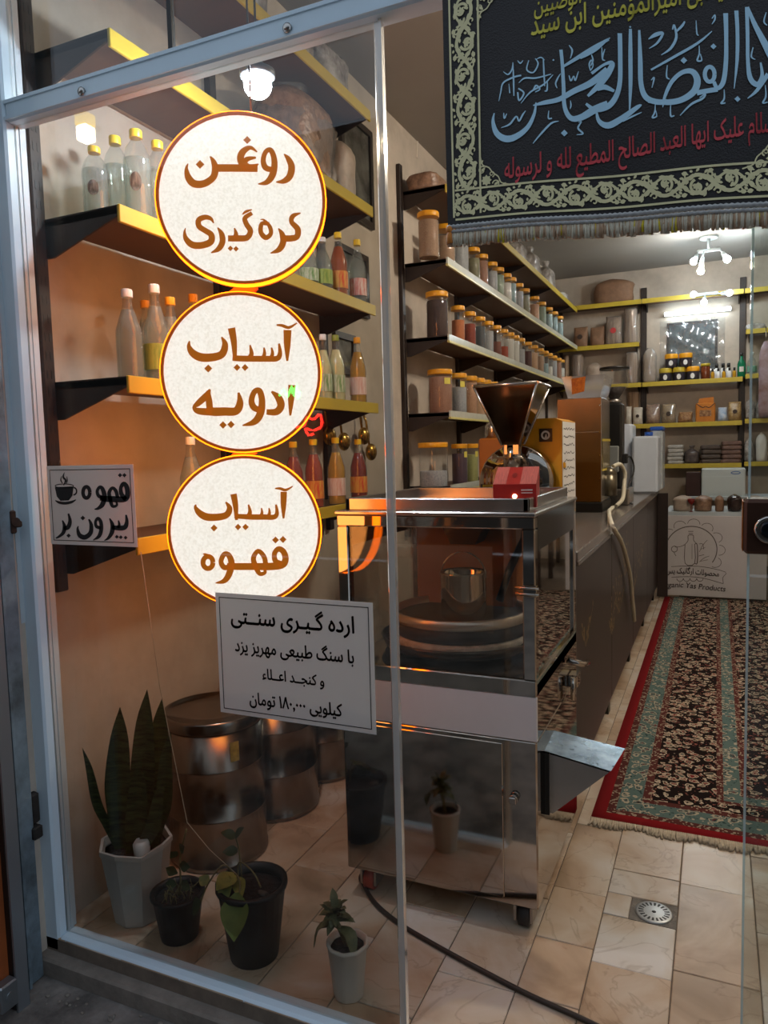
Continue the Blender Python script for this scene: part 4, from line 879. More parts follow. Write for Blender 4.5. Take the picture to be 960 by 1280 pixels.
MB().tube([(W+.006, .40, .66), (W+.05, .42, .645), (W+.052, .50, .63)], .010, 10).build('lever_handle', M_STEEL, cart)
MB().box(W, W+.03, .44, .5, .56, .60, .003).tube([(W+.02, .42, .60), (W+.02, .42, .53)], .008, 8).build('side_latch', M_STEEL, cart)
# side panel seam and chute
pf = [onZ(x, y, .50) for x, y in ((672, 957), (762, 967), (772, 935), (672, 922))]
ch = MB(); top = [(W-.002, .09, .492), (W+.175, .09, .462), (W+.195, .235, .470), (W-.002, .225, .500)]
ch.add(top, [(0, 1, 2, 3)]); ch.build('chute_cover', mat('blue_protective_film', '#b9cfe0', .22, .7, var=.4, scale=14, col2='#7b93a8'), cart)
low = [(W, .095, .485), (W+.17, .095, .456), (W+.19, .23, .464), (W, .22, .492), (W, .095, .32), (W+.02, .095, .315), (W+.02, .22, .315), (W, .22, .32)]
MB().add(low, [(0, 4, 5, 1), (1, 5, 6, 2), (2, 6, 7, 3), (4, 7, 6, 5)]).build('chute', M_STEELB, cart)
MB().box(W, W+.012, .092, .11, .31, .486).build('chute_seam', M_BLACK, cart)
# casters
for i, (x, y) in enumerate(((.05, .06), (W-.05, .06), (.05, D-.06), (W-.05, D-.06))):
    c = MB().box(x-.03, x+.03, y-.032, y+.032, .072, ZB).box(x-.026, x-.019, y-.026, y+.026, .022, .074).box(x+.019, x+.026, y-.026, y+.026, .022, .074).build('caster', mat('caster_zinc', '#b9b0a6', .4, .8, var=.2), cart)
    wv = MB(); R = [[(x+d, y+r*math.cos(6.2832*j/18), .034+r*math.sin(6.2832*j/18)) for j in range(18)] for d, r in ((-.017, .028), (-.014, .034), (.014, .034), (.017, .028))]
    wv.rings(R, True, True, True, True); wv.build('wheel', mat('red_wheel', '#a8442f', .5) if i in (0, 2) else mat('black_wheel', '#2a2624', .5), c)
# the mill inside the case
cx, cy = W*.47, D*.50
basin = MB().lathe([(.17, .712), (.235, .722), (.25, .752), (.243, .752), (.23, .732), (.10, .728)], 40, (cx, cy, 0)).build('basin', mat('dark_basin', '#4c443c', .3, .8, var=.3, scale=10), cart)
MB().lathe([(.215, .728), (.218, .732), (.218, .752), (.21, .758), (.0001, .758)], 40, (cx, cy, 0)).build('lower_millstone', mat('granite_lower', '#c2b7a8', .7, var=.4, scale=40), cart)
sl = MB()
for k in range(22):
    a = k*2*math.pi/22; sl.sphere((cx+.226*math.cos(a), cy+.226*math.sin(a), .735), .016, 8, 5, (1, 1, .7))
sl.build('paste_blobs', mat('sesame_paste_dark', '#3a2617', .4), basin)
MB().lathe([(.205, .760), (.208, .764), (.208, .802), (.198, .808), (.0001, .808)], 40, (cx, cy, 0)).build('upper_millstone', mat('dark_stone', '#3d3833', .6, var=.4, scale=30), cart)
MB().lathe([(.209, .800), (.212, .803), (.212, .828), (.205, .830), (.202, .806)], 40, (cx, cy, 0), cap0=False, cap1=False).build('stone_hoop', mat('pale_hoop', '#c9c4bc', .3, .7), cart)
bk = MB().lathe([(.062, .810), (.066, .815), (.068, .83), (.070, .945), (.073, .95), (.070, .952), (.066, .945), (.062, .825)], 28, (cx+.03, cy-.06, 0), cap1=False).build('bucket', M_STEEL, cart)
bx, by = cx+.03, cy-.06
MB().tube([(bx-.071*math.cos(a), by, .935+.075*math.sin(a)) for a in [math.pi*i/12 for i in range(13)]], .0025, 6).build('bucket_handle', M_STEEL, bk)
MB().box(.07, W-.16, D-.17, D-.06, .76, 1.08, .01).build('motor_housing', mat('brown_housing', '#9a5a22', .5, var=.15), cart)  # brown colour and size of the housing imitate a reflection in the case
MB().prism([(cx-.10, 1.138), (cx+.10, 1.138), (cx+.04, 1.02), (cx-.04, 1.02)], .12, (0, cy+.03, 0)).build('feed_hopper', M_BLACK, cart)
MB().tube([(cx+.13, cy-.02, .86), (cx+.16, cy-.02, .95), (cx+.19, cy+.05, 1.04), (cx+.19, cy+.1, 1.138)], .012, 8).build('feed_arm', M_BLACK, cart)

# small red gift box on the cart top
rb = onZ(606, 623, 1.187); rb2 = onZ(660, 618, 1.187); wv = .115
t = thing('red_box', 'small red carton with slanted printed lid on the cart top', 'box', (rb.x+.005, 1.935, ZT2+.006), math.radians(8))
MB().prism([(0, 0), (.11, 0), (.11, .105), (.0, .062)], wv, (0, 0, 0), U=(0, 1, 0), V=(0, 0, 1), W=(1, 0, 0)).build('carton', mat('red_card', '#a8231c', .4, var=.12, scale=30), t)
def onlid(u, v, h=.0008): return (u*wv, v*.11, .062+.043*v+h)
MB().add([onlid(a, b) for a, b in ((0, 0), (.30, 0), (.30, 1), (0, 1))], [(0, 1, 2, 3)]).add([onlid(a, b) for a, b in ((.62, 0), (1, 0), (1, 1), (.62, 1))], [(0, 1, 2, 3)]).build('lid_stripes', mat('rose_stripes', '#c9685c', .45, var=.35, scale=60, aniso=(8, .5, .5)), t)
MB().add([onlid(.3+.06*math.cos(a)+.16, .5+.14*math.sin(a), .001) for a in [i*.6283 for i in range(10)]], [tuple(range(10))]).build('emblem', mat('dark_red_emblem', '#7d120f', .4), t)
MB().box(.02, .045, -.001, 0, .008, .018).box(.075, .105, -.001, 0, .045, .048).box(.075, .105, -.001, 0, .038, .040).build('print', M_PAPER, t)
MB().tube([(.058, 0, .030), (.058, -.003, .030)], .006, 12).build('glowing_spot', emat('warm_spot', '#fff2b8', 6), t)  # small disc on the carton front with a glow of its own

# ------------------------------------------------------------------ long counter
KX, KY0, KY1, KZ = -.45, 2.62, 6.62, .95
cnt = thing('counter', 'long dark counter with brown panels and gold floral stickers beside the carpet', 'counter', (KX, KY0, 0))
L = KY1-KY0
M_PANEL = mat('dark_laminate', '#3a302c', .32, var=.2, scale=3)
MB().box(-.60, -.02, .02, L-.02, .10, .90).build('carcass', M_PANEL, cnt)
for i in range(4):
    a = .006+i*(L-.012)/4; b = a+(L-.012)/4-.006
    MB().box(-.018, 0, a, b, .10, .895, .003).build('front_panel', M_PANEL, cnt)
MB().box(-.62, .012, -.015, L+.01, .905, KZ, .004).build('worktop', mat('worktop_stone', '#7d756e', .18, var=.3, scale=20), cnt)
MB().box(.004, .014, -.015, L+.01, .898, .912).build('worktop_edge', M_STEELB, cnt)
for i in range(5):
    y = .08+i*(L-.2)/4
    MB().box(-.06, -.02, y, y+.06, 0, .10).build('foot', M_BLACK, cnt)
MB().box(0, .085, L-.03, L, .02, .90, .003).build('end_panel', M_PANEL, cnt)
fl = MB(); rnd = random.Random(4)
def spray(y0, z0, s, n):
    for k in range(n):
        a = rnd.uniform(-1.2, 1.2); l = s*rnd.uniform(.4, 1); st = [(y0+l*q*math.sin(a)+.02*s*math.sin(6*q), z0+l*q*math.cos(a), .004) for q in (0, .3, .6, 1)]
        V, F = strokes_to_polys([st]+[petal(y0+l*q*math.sin(a), z0+l*q*math.cos(a), rnd.uniform(0, 6.3), .03, .016) for q in (.35, .55, .75, 1)], 3); fl.add([(.0006, p[0], p[1]) for p in V], F)
for y0, z0, s, n in ((.22, .55, .25, 5), (.18, .12, .1, 3), (1.02, .42, .16, 7), (1.3, .45, .4, 6), (1.55, .6, .3, 6), (2.0, .4, .3, 5), (2.5, .5, .3, 5)): spray(y0, z0, s, n)
fl.build('gold_stickers', mat('gold_foil', '#b59a6c', .35, .4), cnt)

# ------------------------------------------------------------------ machines on the counter
M_MYEL = mat('machine_yellow', '#d69a16', .38, var=.1, scale=5)
M_MORA = mat('machine_orange', '#a55f16', .4, var=.1, scale=5)
ml = thing('spice_mill', 'yellow spice mill with a big steel funnel hopper behind the red carton', 'mill', (-.98, 3.25, KZ))
ox, oy, oz = -.98, 3.25, KZ
def lz(px, py, Y): q = onY(px, py, Y); return (q.x-ox, q.y-oy, q.z-oz)
a = lz(646, 600, 3.30); b = lz(702, 522, 3.30)
MB().prism([(a[0], 0), (b[0], 0), (b[0], b[2]-.012), (b[0]-.03, b[2]), (a[0]+.02, b[2]), (a[0], b[2]-.03)], .34, (0, .05, 0)).build('body', M_MYEL, ml)
c = lz(597, 548, 3.30); d = lz(646, 548, 3.30)
MB().box(c[0], a[0], .06, .34, 0, c[2], .008).build('motor_box', M_MORA, ml)
e0 = lz(600, 528, 3.32); e1 = lz(620, 550, 3.32)
MB().lathe([(.04, e1[2]), (.04, e0[2]-.02), (.03, e0[2]), (.0001, e0[2])], 18, ((e0[0]+e1[0])/2, .16, 0)).build('canister', M_STEELB, ml)
q = lz(641, 603, 3.18); rr = .165
R = [[(q[0]+r*math.cos(6.2832*j/36), -.02-dd, q[2]+r*math.sin(6.2832*j/36)) for j in range(36)] for r, dd in ((rr, -.08), (rr, .0), (rr*.96, .01), (rr*.5, .012), (.0001, .012))]
MB().rings(R, True, True, True, True).build('grinding_chamber', M_STEEL, ml)
n0 = lz(626, 572, 3.10); n1 = lz(650, 557, 3.10)
MB().lathe([(.038, n0[2]-.05), (.038, n1[2]+.01)], 18, ((n0[0]+n1[0])/2, -.12, 0)).tube([((n0[0]+n1[0])/2-.07, -.15, n0[2]), ((n0[0]+n1[0])/2+.05, -.15, n0[2])], .006, 6).build('nozzle', M_STEEL, ml)
t0 = lz(592, 484, 3.0); t1 = lz(671, 477, 3.0); bz = lz(637, 556, 3.1); hz = (t0[2]+t1[2])/2; bxm = (t0[0]+t1[0])/2
xb0, xb1 = bxm-.038, bxm+.038; y0, y1 = t0[1], t0[1]+.25; yb0, yb1 = (y0+y1)/2-.038, (y0+y1)/2+.038
T = [(t0[0], y0, hz), (t1[0], y0, hz), (t1[0], y1, hz), (t0[0], y1, hz)]; Bq = [(xb0, yb0, bz[2]), (xb1, yb0, bz[2]), (xb1, yb1, bz[2]), (xb0, yb1, bz[2])]
k = .96; T2_ = [(bxm+(p_[0]-bxm)*k, (y0+y1)/2+(p_[1]-(y0+y1)/2)*k, hz) for p_ in T]; B2 = [(bxm+(p_[0]-bxm)*.9, (y0+y1)/2+(p_[1]-(y0+y1)/2)*.9, bz[2]+.006) for p_ in Bq]
hp = MB(); hp.rings([Bq, T], True, False, False); hp.rings([B2, T2_], True, False, False); hp.f = hp.f; hp.build('hopper', mat('hopper_steel', '#8c6c50', .10, 1.0, var=.25, scale=6), ml)  # brown tint painted into the steel for its warm reflections
rm = MB(); 
for i in range(4): rm.tube([T[i], T[(i+1) % 4]], .008, 6); rm.tube([T[i], Bq[i]], .006, 6)
rm.build('hopper_rim', M_STEELB, ml)
MB().box(bxm-.03, bxm+.03, (y0+y1)/2-.03, (y0+y1)/2+.03, bz[2]-.04, bz[2]+.01).build('spout', M_STEELB, ml)
s0 = lz(674, 536, 3.295); s1 = lz(690, 552, 3.295)
em = MB().box(s0[0], s1[0], .044, .05, s1[2], s0[2]).build('badge', mat('dark_badge', '#2a1c12', .4), ml)
mc = MB(); cc = ((s0[0]+s1[0])/2, (s0[2]+s1[2])/2); V, F = strokes_to_polys([ring_stroke(cc[0], cc[1], .016, .016, .008), ('poly', [(cc[0]-.006, cc[1]-.015), (cc[0]+.008, cc[1]-.015), (cc[0]+.003, cc[1]+.008)])]); mc.add([(x, .0435, z) for x, z in V], F); mc.build('badge_mark', M_PAPER, em)
py0 = b[0]+.0015; pa = onX(713, 528, ox+py0); pb = onX(721, 640, ox+py0)
pl = MB().box(py0, py0+.0015, .055, .375, pb.z-oz+.02, pa.z-oz).build('price_list', M_PAPER, ml)
wr_ = MB(); rnd = random.Random(9)
for i in range(9):
    z = pa.z-oz-.03-i*.036; st = [(.08+.022*j, z+rnd.uniform(-.006, .006), .004) for j in range(13)]; V, F = strokes_to_polys([st], 2); wr_.add([(py0+.0021, p_[0], p_[1]) for p_ in V], F)
wr_.build('handwriting', M_INKD, pl)
MB().box(b[0]-.004, b[0]+.012, .06, .085, b[2]*.55, b[2]*.60, .002).box(b[0]-.004, b[0]+.012, .06, .085, b[2]*.12, b[2]*.17, .002).build('side_hinges', M_MYEL, ml)

# tall copper-brown grinder
a = onZ(722, 642, KZ); YM = 4.15
gl = onY(698, 600, YM).x; gr_ = onY(752, 600, YM).x; gt = onY(735, 497, YM).z; gy2 = YM*(gr_/YM)/(ray(770, 560).x/ray(770, 560).y)/YM
t762 = ray(769, 560).x/ray(769, 560).y; YM2 = gr_/t762
gm_ = thing('oil_press', 'tall copper-brown fronted steel machine behind the yellow mill', 'machine', (gl, YM, KZ))
gw = gr_-gl; gd = max(.22, min(.34, YM2-YM)); gh = gt-KZ
MB().box(0, gw, 0, gd, .055, gh, .004).build('case', M_STEELB, gm_)
MB().box(-.001, gw-.002, -.004, 0, .06, gh*.70).build('front_panel', mat('copper_front', '#7a501c', .3, .5, var=.2, scale=4), gm_)
MB().box(-.001, gw-.002, -.004, 0, gh*.70+.004, gh-.004).build('upper_panel', mat('bronze_front', '#7d5526', .3, .5, var=.2, scale=4), gm_)
MB().box(-.004, gw+.006, -.01, gd, 0, .055, .004).build('base', M_BLACK, gm_)
bo = MB()
for z in (.1, .3, .5, .7, .93): bo.tube([(gw-.008, -.004, gh*z), (gw-.008, -.007, gh*z)], .004, 8)
bo.build('screws', M_STEEL, gm_)
MB().box(gw, gw+.004, .02, gd-.02, gh*.38, gh*.62).build('side_window', mat('dark_side', '#2c2723', .2, .4, var=.5, scale=30, col2='#b5a06a'), gm_)
MB().box(gw, gw+.005, .01, gd-.01, gh*.62, gh*.64).box(gw, gw+.005, .01, gd-.01, gh*.36, gh*.38).build('side_strips', M_YEL, gm_)
vl = MB(); vl.tube([(gw+.012, gd*.6, .08+.0), (gw+.012, gd*.6, .20)], .045, 14).sphere((gw+.012, gd*.6, .20), .045, 14, 8); vl.build('side_motor', mat('dull_brass_motor', '#7a705c', .3, .7, var=.3), gm_)
tr0 = onY(703, 499, YM+.02); tr1 = onY(757, 468, YM+.02); th = tr1.z-tr0.z
tx0, tx1 = tr0.x-gl, tr1.x-gl
tray = MB(); tb = [(tx0+.03, .02, gh), (tx1-.03, .02, gh), (tx1-.03, gd-.02, gh), (tx0+.03, gd-.02, gh)]; tp = [(tx0, .0, gh+th), (tx1, .0, gh+th), (tx1, gd, gh+th), (tx0, gd, gh+th)]
tray.rings([tb, tp], True, True, False); tray.build('clear_hopper', pane('smoky_acrylic', (.7, .7, .7), 1.2, .05, .25), gm_)
def tf(u, v): 
    x = tb[0][0]+(tp[0][0]-tb[0][0])*v; x2 = tb[1][0]+(tp[1][0]-tb[1][0])*v; return (x+(x2-x)*u, tb[0][1]+(tp[0][1]-tb[0][1])*v-.002, gh+th*v)
MB().add([tf(*q_) for q_ in ((.16, .18), (.52, .30), (.56, .95), (.22, .88))], [(0, 1, 2, 3)]).build('orange_label', mat('orange_sticker', '#e8851c', .5, var=.4, scale=50, col2='#c25a10'), gm_)
# coffee grinder
YC = 4.75
cx_, cz0, cz1 = onY(768, 500, YC), onY(768, 500, YC).z, onY(768, 461, YC).z
cgx = cx_.x; cg = thing('coffee_grinder', 'coffee grinder with clear bean cone and black body on the counter', 'coffee grinder', (cgx, YC, KZ))
hr = (onY(786, 461, YC).x-onY(750, 461, YC).x)/2
MB().lathe([(.03, cz0-KZ), (hr*.95, cz0-KZ+(cz1-cz0)*.45), (hr, cz1-KZ)], 24, cap0=False, cap1=False).build('bean_cone', CLEAR, cg)
MB().lathe([(.025, cz0-KZ+.004), (hr*.82, cz0-KZ+(cz1-cz0)*.40), (.0001, cz0-KZ+(cz1-cz0)*.42)], 20).build('coffee_beans', cmat('beans', '#1d130d', '#2e1e14', 60), cg)
MB().lathe([(hr*1.04, cz1-KZ-.006), (hr*1.04, cz1-KZ+.008), (hr*.5, cz1-KZ+.014), (.0001, cz1-KZ+.014)], 24).build('cone_lid', M_BLACK, cg)
MB().box(-.05, .05, -.06, .10, .10, cz0-KZ-.02, .012).build('body', M_BLACK, cg)
MB().lathe([(.045, cz0-KZ-.022), (.045, cz0-KZ+.004)], 20).build('collar', M_STEELB, cg)
MB().box(-.02, .035, -.10, -.06, .20, .36, .006).build('front_plate', mat('grey_plate', '#8f9391', .4, .3), cg)
MB().box(-.10, .10, -.12, .14, 0, .10, .01).build('base', M_STEELB, cg)
# wall adapter and its cable
ad = onY(783, 548, 4.9)
# cream hose hanging over the counter front
hp_ = [onX(745, 585, -.50), onX(762, 575, -.50), onX(772, 595, -.50), onX(765, 625, -.50), onX(748, 632, -.50)]
hz_ = [(p_.x, p_.y, p_.z) for p_ in hp_]
e = [onX(x, y, -.415) for x, y in ((732, 638), (750, 640), (768, 655), (780, 680), (789, 715), (792, 745), (795, 776))]
hose_pts = [(gr_+.035, 4.35, KZ+.012), (gr_+.04, 4.22, KZ+.012), (gr_+.055, 4.02, KZ+.013)]+[(-.424, e[i].y, min(e[i].z, KZ+.004)) for i in range(2, 7)]
tag(MB().tube(smooth_path(hose_pts, 6), .011, 8).build('hose', mat('cream_hose', '#cfc6ae', .5)), 'cream rubber hose hanging over the front of the counter', 'hose')
lp = [(-.53, 4.45, KZ+.012), (-.50, 4.52, KZ+.05), (-.50, 4.60, KZ+.13), (-.50, 4.62, KZ+.20), (-.52, 4.56, KZ+.25), (-.55, 4.47, KZ+.24)]
MB().tube([(p_[0]-gl, p_[1]-YM, p_[2]-KZ) for p_ in smooth_path(lp, 6)], .012, 8).build('outlet_hose', mat('cream_hose', '#cfc6ae'), gm_)
# white canisters at the end of the counter
def wbox(name, label, px0, px1, pyt, Y, d, m_, extra=None, cat='container'):
    x0 = onY(px0, 600, Y).x; x1 = onY(px1, 600, Y).x; z = onY((px0+px1)/2, pyt, Y).z
    t = thing(name, label, cat, (x0, Y, KZ)); MB().box(0, x1-x0, 0, d, 0, z-KZ, .015).build('body', m_, t); return t, x1-x0, z-KZ
M_WBLUE = mat('white_bluish_plastic', '#d3dce8', .35, var=.06)
t, w_, h_ = wbox('jerrycan', 'big white plastic canister at the far end of the counter', 790, 822, 545, 5.75, .35, M_WBLUE)
MB().lathe([(.03, h_), (.03, h_+.03)], 16, (w_*.6, .12, 0)).build('cap', M_BLUE, t)
t, w_, h_ = wbox('jerrycan', 'white canister left behind the coffee grinder', 770, 790, 530, 5.85, .3, M_WBLUE)
t, w_, h_ = wbox('bottle_pack', 'shrink-wrapped white pack with blue lid beyond the big canister', 812, 828, 538, 6.15, .3, mat('wrapped_white', '#c7d0d6', .2, var=.25, scale=20))
MB().box(0, w_, 0, .3, h_, h_+.03, .006).build('lid', M_BLUE, t)
t = thing('plastic_tray', 'small clear plastic tray on the counter before the canister', 'tray', (-.60, 5.25, KZ)); MB().box(-.08, .08, -.12, .12, 0, .006).box(-.08, -.075, -.12, .12, .006, .07).box(.075, .08, -.12, .12, .006, .07).box(-.075, .075, -.12, -.115, .006, .07).box(-.075, .075, .115, .12, .006, .07).build('tray_body', FILM, t)
t = thing('spray_bottle', 'small white and blue spray bottle at the counter end', 'bottle', (-.49, 6.49, KZ)); MB().lathe([(.03, 0), (.032, .01), (.032, .1), (.012, .14), (.012, .15)], 14).build('bottle_body', M_WBLUE, t); MB().box(-.012, .012, -.05, .015, .15, .18, .004).build('spray_head', M_BLUE, t)
cb = [(cgx+.052, YC+.02, 1.22), (cgx+.09, YC+.04, 1.24), (cgx+.11, YC+.05, 1.15), (cgx+.07, YC-.05, 1.0), (cgx+.115, YC-.10, KZ+.006)]
MB().tube([(p_[0]-cgx, p_[1]-YC, p_[2]-KZ) for p_ in smooth_path(cb, 6)], .005, 6).box(.045, .075, .0, .05, 1.2-KZ, 1.26-KZ, .004).build('power_cable', M_RUB, cg)
# ------------------------------------------------------------------ carpet
def carpet_mat(x0, y0):
    m = bpy.data.materials.new('persian_carpet'); m.use_nodes = True; nt = m.node_tree; N = nt.nodes; L = nt.links; b = N['Principled BSDF']; b.inputs['Roughness'].default_value = .95; b.inputs['Specular IOR Level'].default_value = .1
    def mth(op, a, c=None):
        n = N.new('ShaderNodeMath'); n.operation = op
        for i, v in enumerate((a, c)):
            if v is None: continue
            if isinstance(v, (int, float)): n.inputs[i].default_value = v
            else: L.new(v, n.inputs[i])
        return n.outputs[0]
    def mix(f, a, c):
        n = N.new('ShaderNodeMix'); n.data_type = 'RGBA'; L.new(f, n.inputs['Factor'])
        for s, v in (('A', a), ('B', c)):
            if isinstance(v, tuple): n.inputs[s].default_value = v
            else: L.new(v, n.inputs[s])
        return n.outputs['Result']
    tc = N.new('ShaderNodeTexCoord'); sp = N.new('ShaderNodeSeparateXYZ'); L.new(tc.outputs['Object'], sp.inputs[0]); x, y = sp.outputs[0], sp.outputs[1]
    d = mth('MINIMUM', x, mth('MULTIPLY', y, .9))
    # flowers: voronoi cells of two sizes distorted by noise
    def voro(scale, rnd=1.0):
        v = N.new('ShaderNodeTexVoronoi'); v.inputs['Scale'].default_value = scale; v.inputs['Randomness'].default_value = rnd; L.new(vec, v.inputs['Vector']); return v
    nz = N.new('ShaderNodeTexNoise'); nz.inputs['Scale'].default_value = 26; nz.inputs['Detail'].default_value = 2; L.new(tc.outputs['Object'], nz.inputs['Vector'])
    sb = N.new('ShaderNodeVectorMath'); sb.operation = 'SUBTRACT'; sb.inputs[1].default_value = (.5, .5, .5); L.new(nz.outputs['Color'], sb.inputs[0])
    sc = N.new('ShaderNodeVectorMath'); sc.operation = 'SCALE'; sc.inputs[3].default_value = .05; L.new(sb.outputs[0], sc.inputs[0])
    ad = N.new('ShaderNodeVectorMath'); ad.operation = 'ADD'; L.new(tc.outputs['Object'], ad.inputs[0]); L.new(sc.outputs[0], ad.inputs[1]); vec = ad.outputs[0]
    v1 = voro(27, .9); v2 = voro(64, 1)
    def band(val, lo, hi): return mth('MULTIPLY', mth('GREATER_THAN', val, lo), mth('LESS_THAN', val, hi))
    outl = band(v1.outputs['Distance'], .31, .44); outl2 = band(v1.outputs['Distance'], .20, .25); core = mth('LESS_THAN', v1.outputs['Distance'], .12)
    rs = N.new('ShaderNodeSeparateColor'); L.new(v1.outputs['Color'], rs.inputs[0]); rr = rs.outputs[0]
    spots = mth('MULTIPLY', mth('LESS_THAN', v2.outputs['Distance'], .30), mth('GREATER_THAN', rs.outputs[1], .35))
    dark, cream, red, teal, rose, olive = lin('#1d1210'), lin('#c4b199'), lin('#7d1b1c'), lin('#5b6f6a'), lin('#9a5a4e'), lin('#6d6a52')
    fld = mix(spots, dark, rose); 
    fld = mix(mth('MULTIPLY', mth('LESS_THAN', v1.outputs['Distance'], .36), mth('GREATER_THAN', rr, .72)), fld, red)
    fld = mix(mth('MULTIPLY', band(v1.outputs['Distance'], .12, .25), mth('LESS_THAN', rr, .25)), fld, rose)
    fld = mix(outl, fld, cream); fld = mix(mth('MULTIPLY', outl2, mth('GREATER_THAN', rr, .4)), fld, cream); fld = mix(mth('MULTIPLY', core, mth('LESS_THAN', rr, .55)), fld, teal)
    tl = mix(spots, teal, lin('#2c413f')); tl = mix(outl, tl, lin('#b3a58e')); tl = mix(outl2, tl, lin('#3a2420')); tl = mix(core, tl, red)
    gd = mix(mth('GREATER_THAN', v2.outputs['Distance'], .38), lin('#a3927c'), lin('#5a2d28'))
    col = fld
    # inner panel frame starting further in: teal stripe with two guards
    e = mth('MINIMUM', mth('SUBTRACT', x, .405), mth('SUBTRACT', y, .27))
    col = mix(band(e, .0, .105), col, gd); col = mix(band(e, .024, .082), col, tl)
    col = mix(mth('LESS_THAN', d, .185), col, gd); col = mix(mth('LESS_THAN', d, .155), col, tl); col = mix(mth('LESS_THAN', d, .075), col, gd); col = mix(mth('LESS_THAN', d, .046), col, lin('#8e1d20'))
    L.new(col, b.inputs['Base Color'])
    n2 = N.new('ShaderNodeTexNoise'); n2.inputs['Scale'].default_value = 500; L.new(tc.outputs['Object'], n2.inputs['Vector']); bp = N.new('ShaderNodeBump'); bp.inputs['Strength'].default_value = .35; bp.inputs['Distance'].default_value = .004; L.new(n2.outputs['Fac'], bp.inputs['Height']); L.new(bp.outputs[0], b.inputs['Normal'])
    return m
CPX, CPY = -.392, 2.575
cp = thing('carpet', 'dark floral Persian runner carpet with red edge and teal border', 'carpet', (CPX, CPY, 0))
m = MB(); nx, ny = 24, 60; Lx, Ly = 2.2, 4.1; vs = []
for j in range(ny+1):
    for i in range(nx+1):
        u, v = Lx*i/nx, Ly*j/ny; edge = 1.0 if 0 < i < nx and 0 < j < ny else 0
        wv = .004*math.sin(9*u+.5)*max(0, 1-v/.25)
        vs.append((u, v, .0092+wv*.6+.001*math.sin(5*u+3*v)))
fs = [(j*(nx+1)+i, j*(nx+1)+i+1, (j+1)*(nx+1)+i+1, (j+1)*(nx+1)+i) for j in range(ny) for i in range(nx)]
m.add(vs, fs, True); bt = len(m.v); m.add([(v[0], v[1], .0006) for v in vs], [tuple(reversed(f)) for f in fs])
ed = [i for i in range(nx+1)]+[(j+1)*(nx+1)-1 for j in range(1, ny+1)]+[ny*(nx+1)+i for i in range(nx-1, -1, -1)]+[j*(nx+1) for j in range(ny-1, 0, -1)]
for a, b in zip(ed, ed[1:]+ed[:1]): m.f.append((a+bt, b+bt, b, a)); m.sm.append(False)
m.build('pile', carpet_mat(CPX, CPY), cp)
fr = MB(); rnd = random.Random(2)
for i in range(330):
    x = Lx*(i+.5)/330; l = .04+.012*math.sin(i*.21)+rnd.uniform(-.006, .006); z0 = .005
    fr.tube([(x, .002, z0+.002), (x+rnd.uniform(-.003, .003), -l*.5, .005+.004*max(0, math.sin(x*14))), (x+rnd.uniform(-.006, .006), -l, .003)], [.0045, .005, .0042], 5)
fo = fr.build('fringe', mat('cream_fringe_wool', '#d0bea4', .9, var=.3, scale=80), cp); fo['kind'] = 'stuff'
# ------------------------------------------------------------------ floor drain
dn = thing('floor_drain', 'round steel drain grate set in a grey cement square in the tiles', 'drain', (-.148, 2.105, 0))
MB().box(-.062, .060, -.052, .054, -.011, -.002).build('cement_bed', mat('drain_cement', '#8a8278', .95, var=.35, scale=30, bump=.5), dn)
MB().lathe([(.050, -.004), (.051, .001), (.046, .0025), (.0001, .0025)], 32).build('grate', mat('grate_steel', '#c2c4c4', .35, .7, var=.15), dn)
sl = MB()
for k in range(20):
    a = k*math.pi/10; c, s = math.cos(a), math.sin(a); sl.add([(c*r-s*w_, s*r+c*w_, .0028) for r, w_ in ((.028, -.0022), (.042, -.0035), (.042, .0035), (.028, .0022))], [(0, 1, 2, 3)])
sl.lathe([(.006, .0027), (.006, .0029), (.0001, .0029)], 10); sl.build('slots', M_BLACK, dn)
# ------------------------------------------------------------------ cable on the floor
pts = [onZ(x, y, .007) for x, y in ((453, 1092), (456, 1108), (470, 1130), (500, 1155), (545, 1182), (600, 1212), (660, 1243), (720, 1270), (770, 1294))]
pts = [Vector((-.955, 2.10, .007))]+pts
tag(MB().tube(smooth_path([tuple(p_) for p_ in pts], 6), .0065, 8).build('floor_cable', mat('dark_cable', '#2b2119', .5)), 'dark power cable snaking from the mill cart across the tiles', 'cable')

# ------------------------------------------------------------------ steel drums
def drum(loc, r, h, label, tagged=False):
    t = thing('steel_drum', label, 'drum', loc, 0, 'steel drums by the wall')
    MB().lathe([(r*.98, 0), (r*1.015, .004), (r*1.015, .016), (r, .02), (r, h*.33), (r*1.022, h*.335), (r*1.022, h*.345), (r, h*.35), (r, h*.66), (r*1.022, h*.665), (r*1.022, h*.675), (r, h*.68), (r, h*.93)], 48).build('barrel', M_DARKSTEEL, t)
    MB().lathe([(r*1.025, h*.925), (r*1.03, h*.93), (r*1.03, h*.985), (r*1.015, h), (r*.97, h), (r*.96, h*.985), (r*.5, h*.985), (.0001, h*.985)], 48).build('lid', M_DARKSTEEL, t)
    if tagged:
        a0 = -.62; MB().add([(r*1.016*math.cos(a), r*1.016*math.sin(a), z) for z in (h*.73, h*.86) for a in (a0, a0+.09, a0+.18)], [(0, 1, 4, 3), (1, 2, 5, 4)]).build('tag', mat('yellow_tag', '#b59b3c', .6, var=.4, scale=60), t)
    return t
q = onY(262, 903, 1.815)
drum((-1.515, 1.935, 0), .16, q.z, 'front steel drum with yellow tag behind the snake plant', True)
drum((-1.51, 2.28, 0), .16, q.z, 'middle steel drum behind the price sheet')
drum((-1.50, 2.62, 0), .16, q.z, 'rearmost steel drum half hidden by the mill cart')

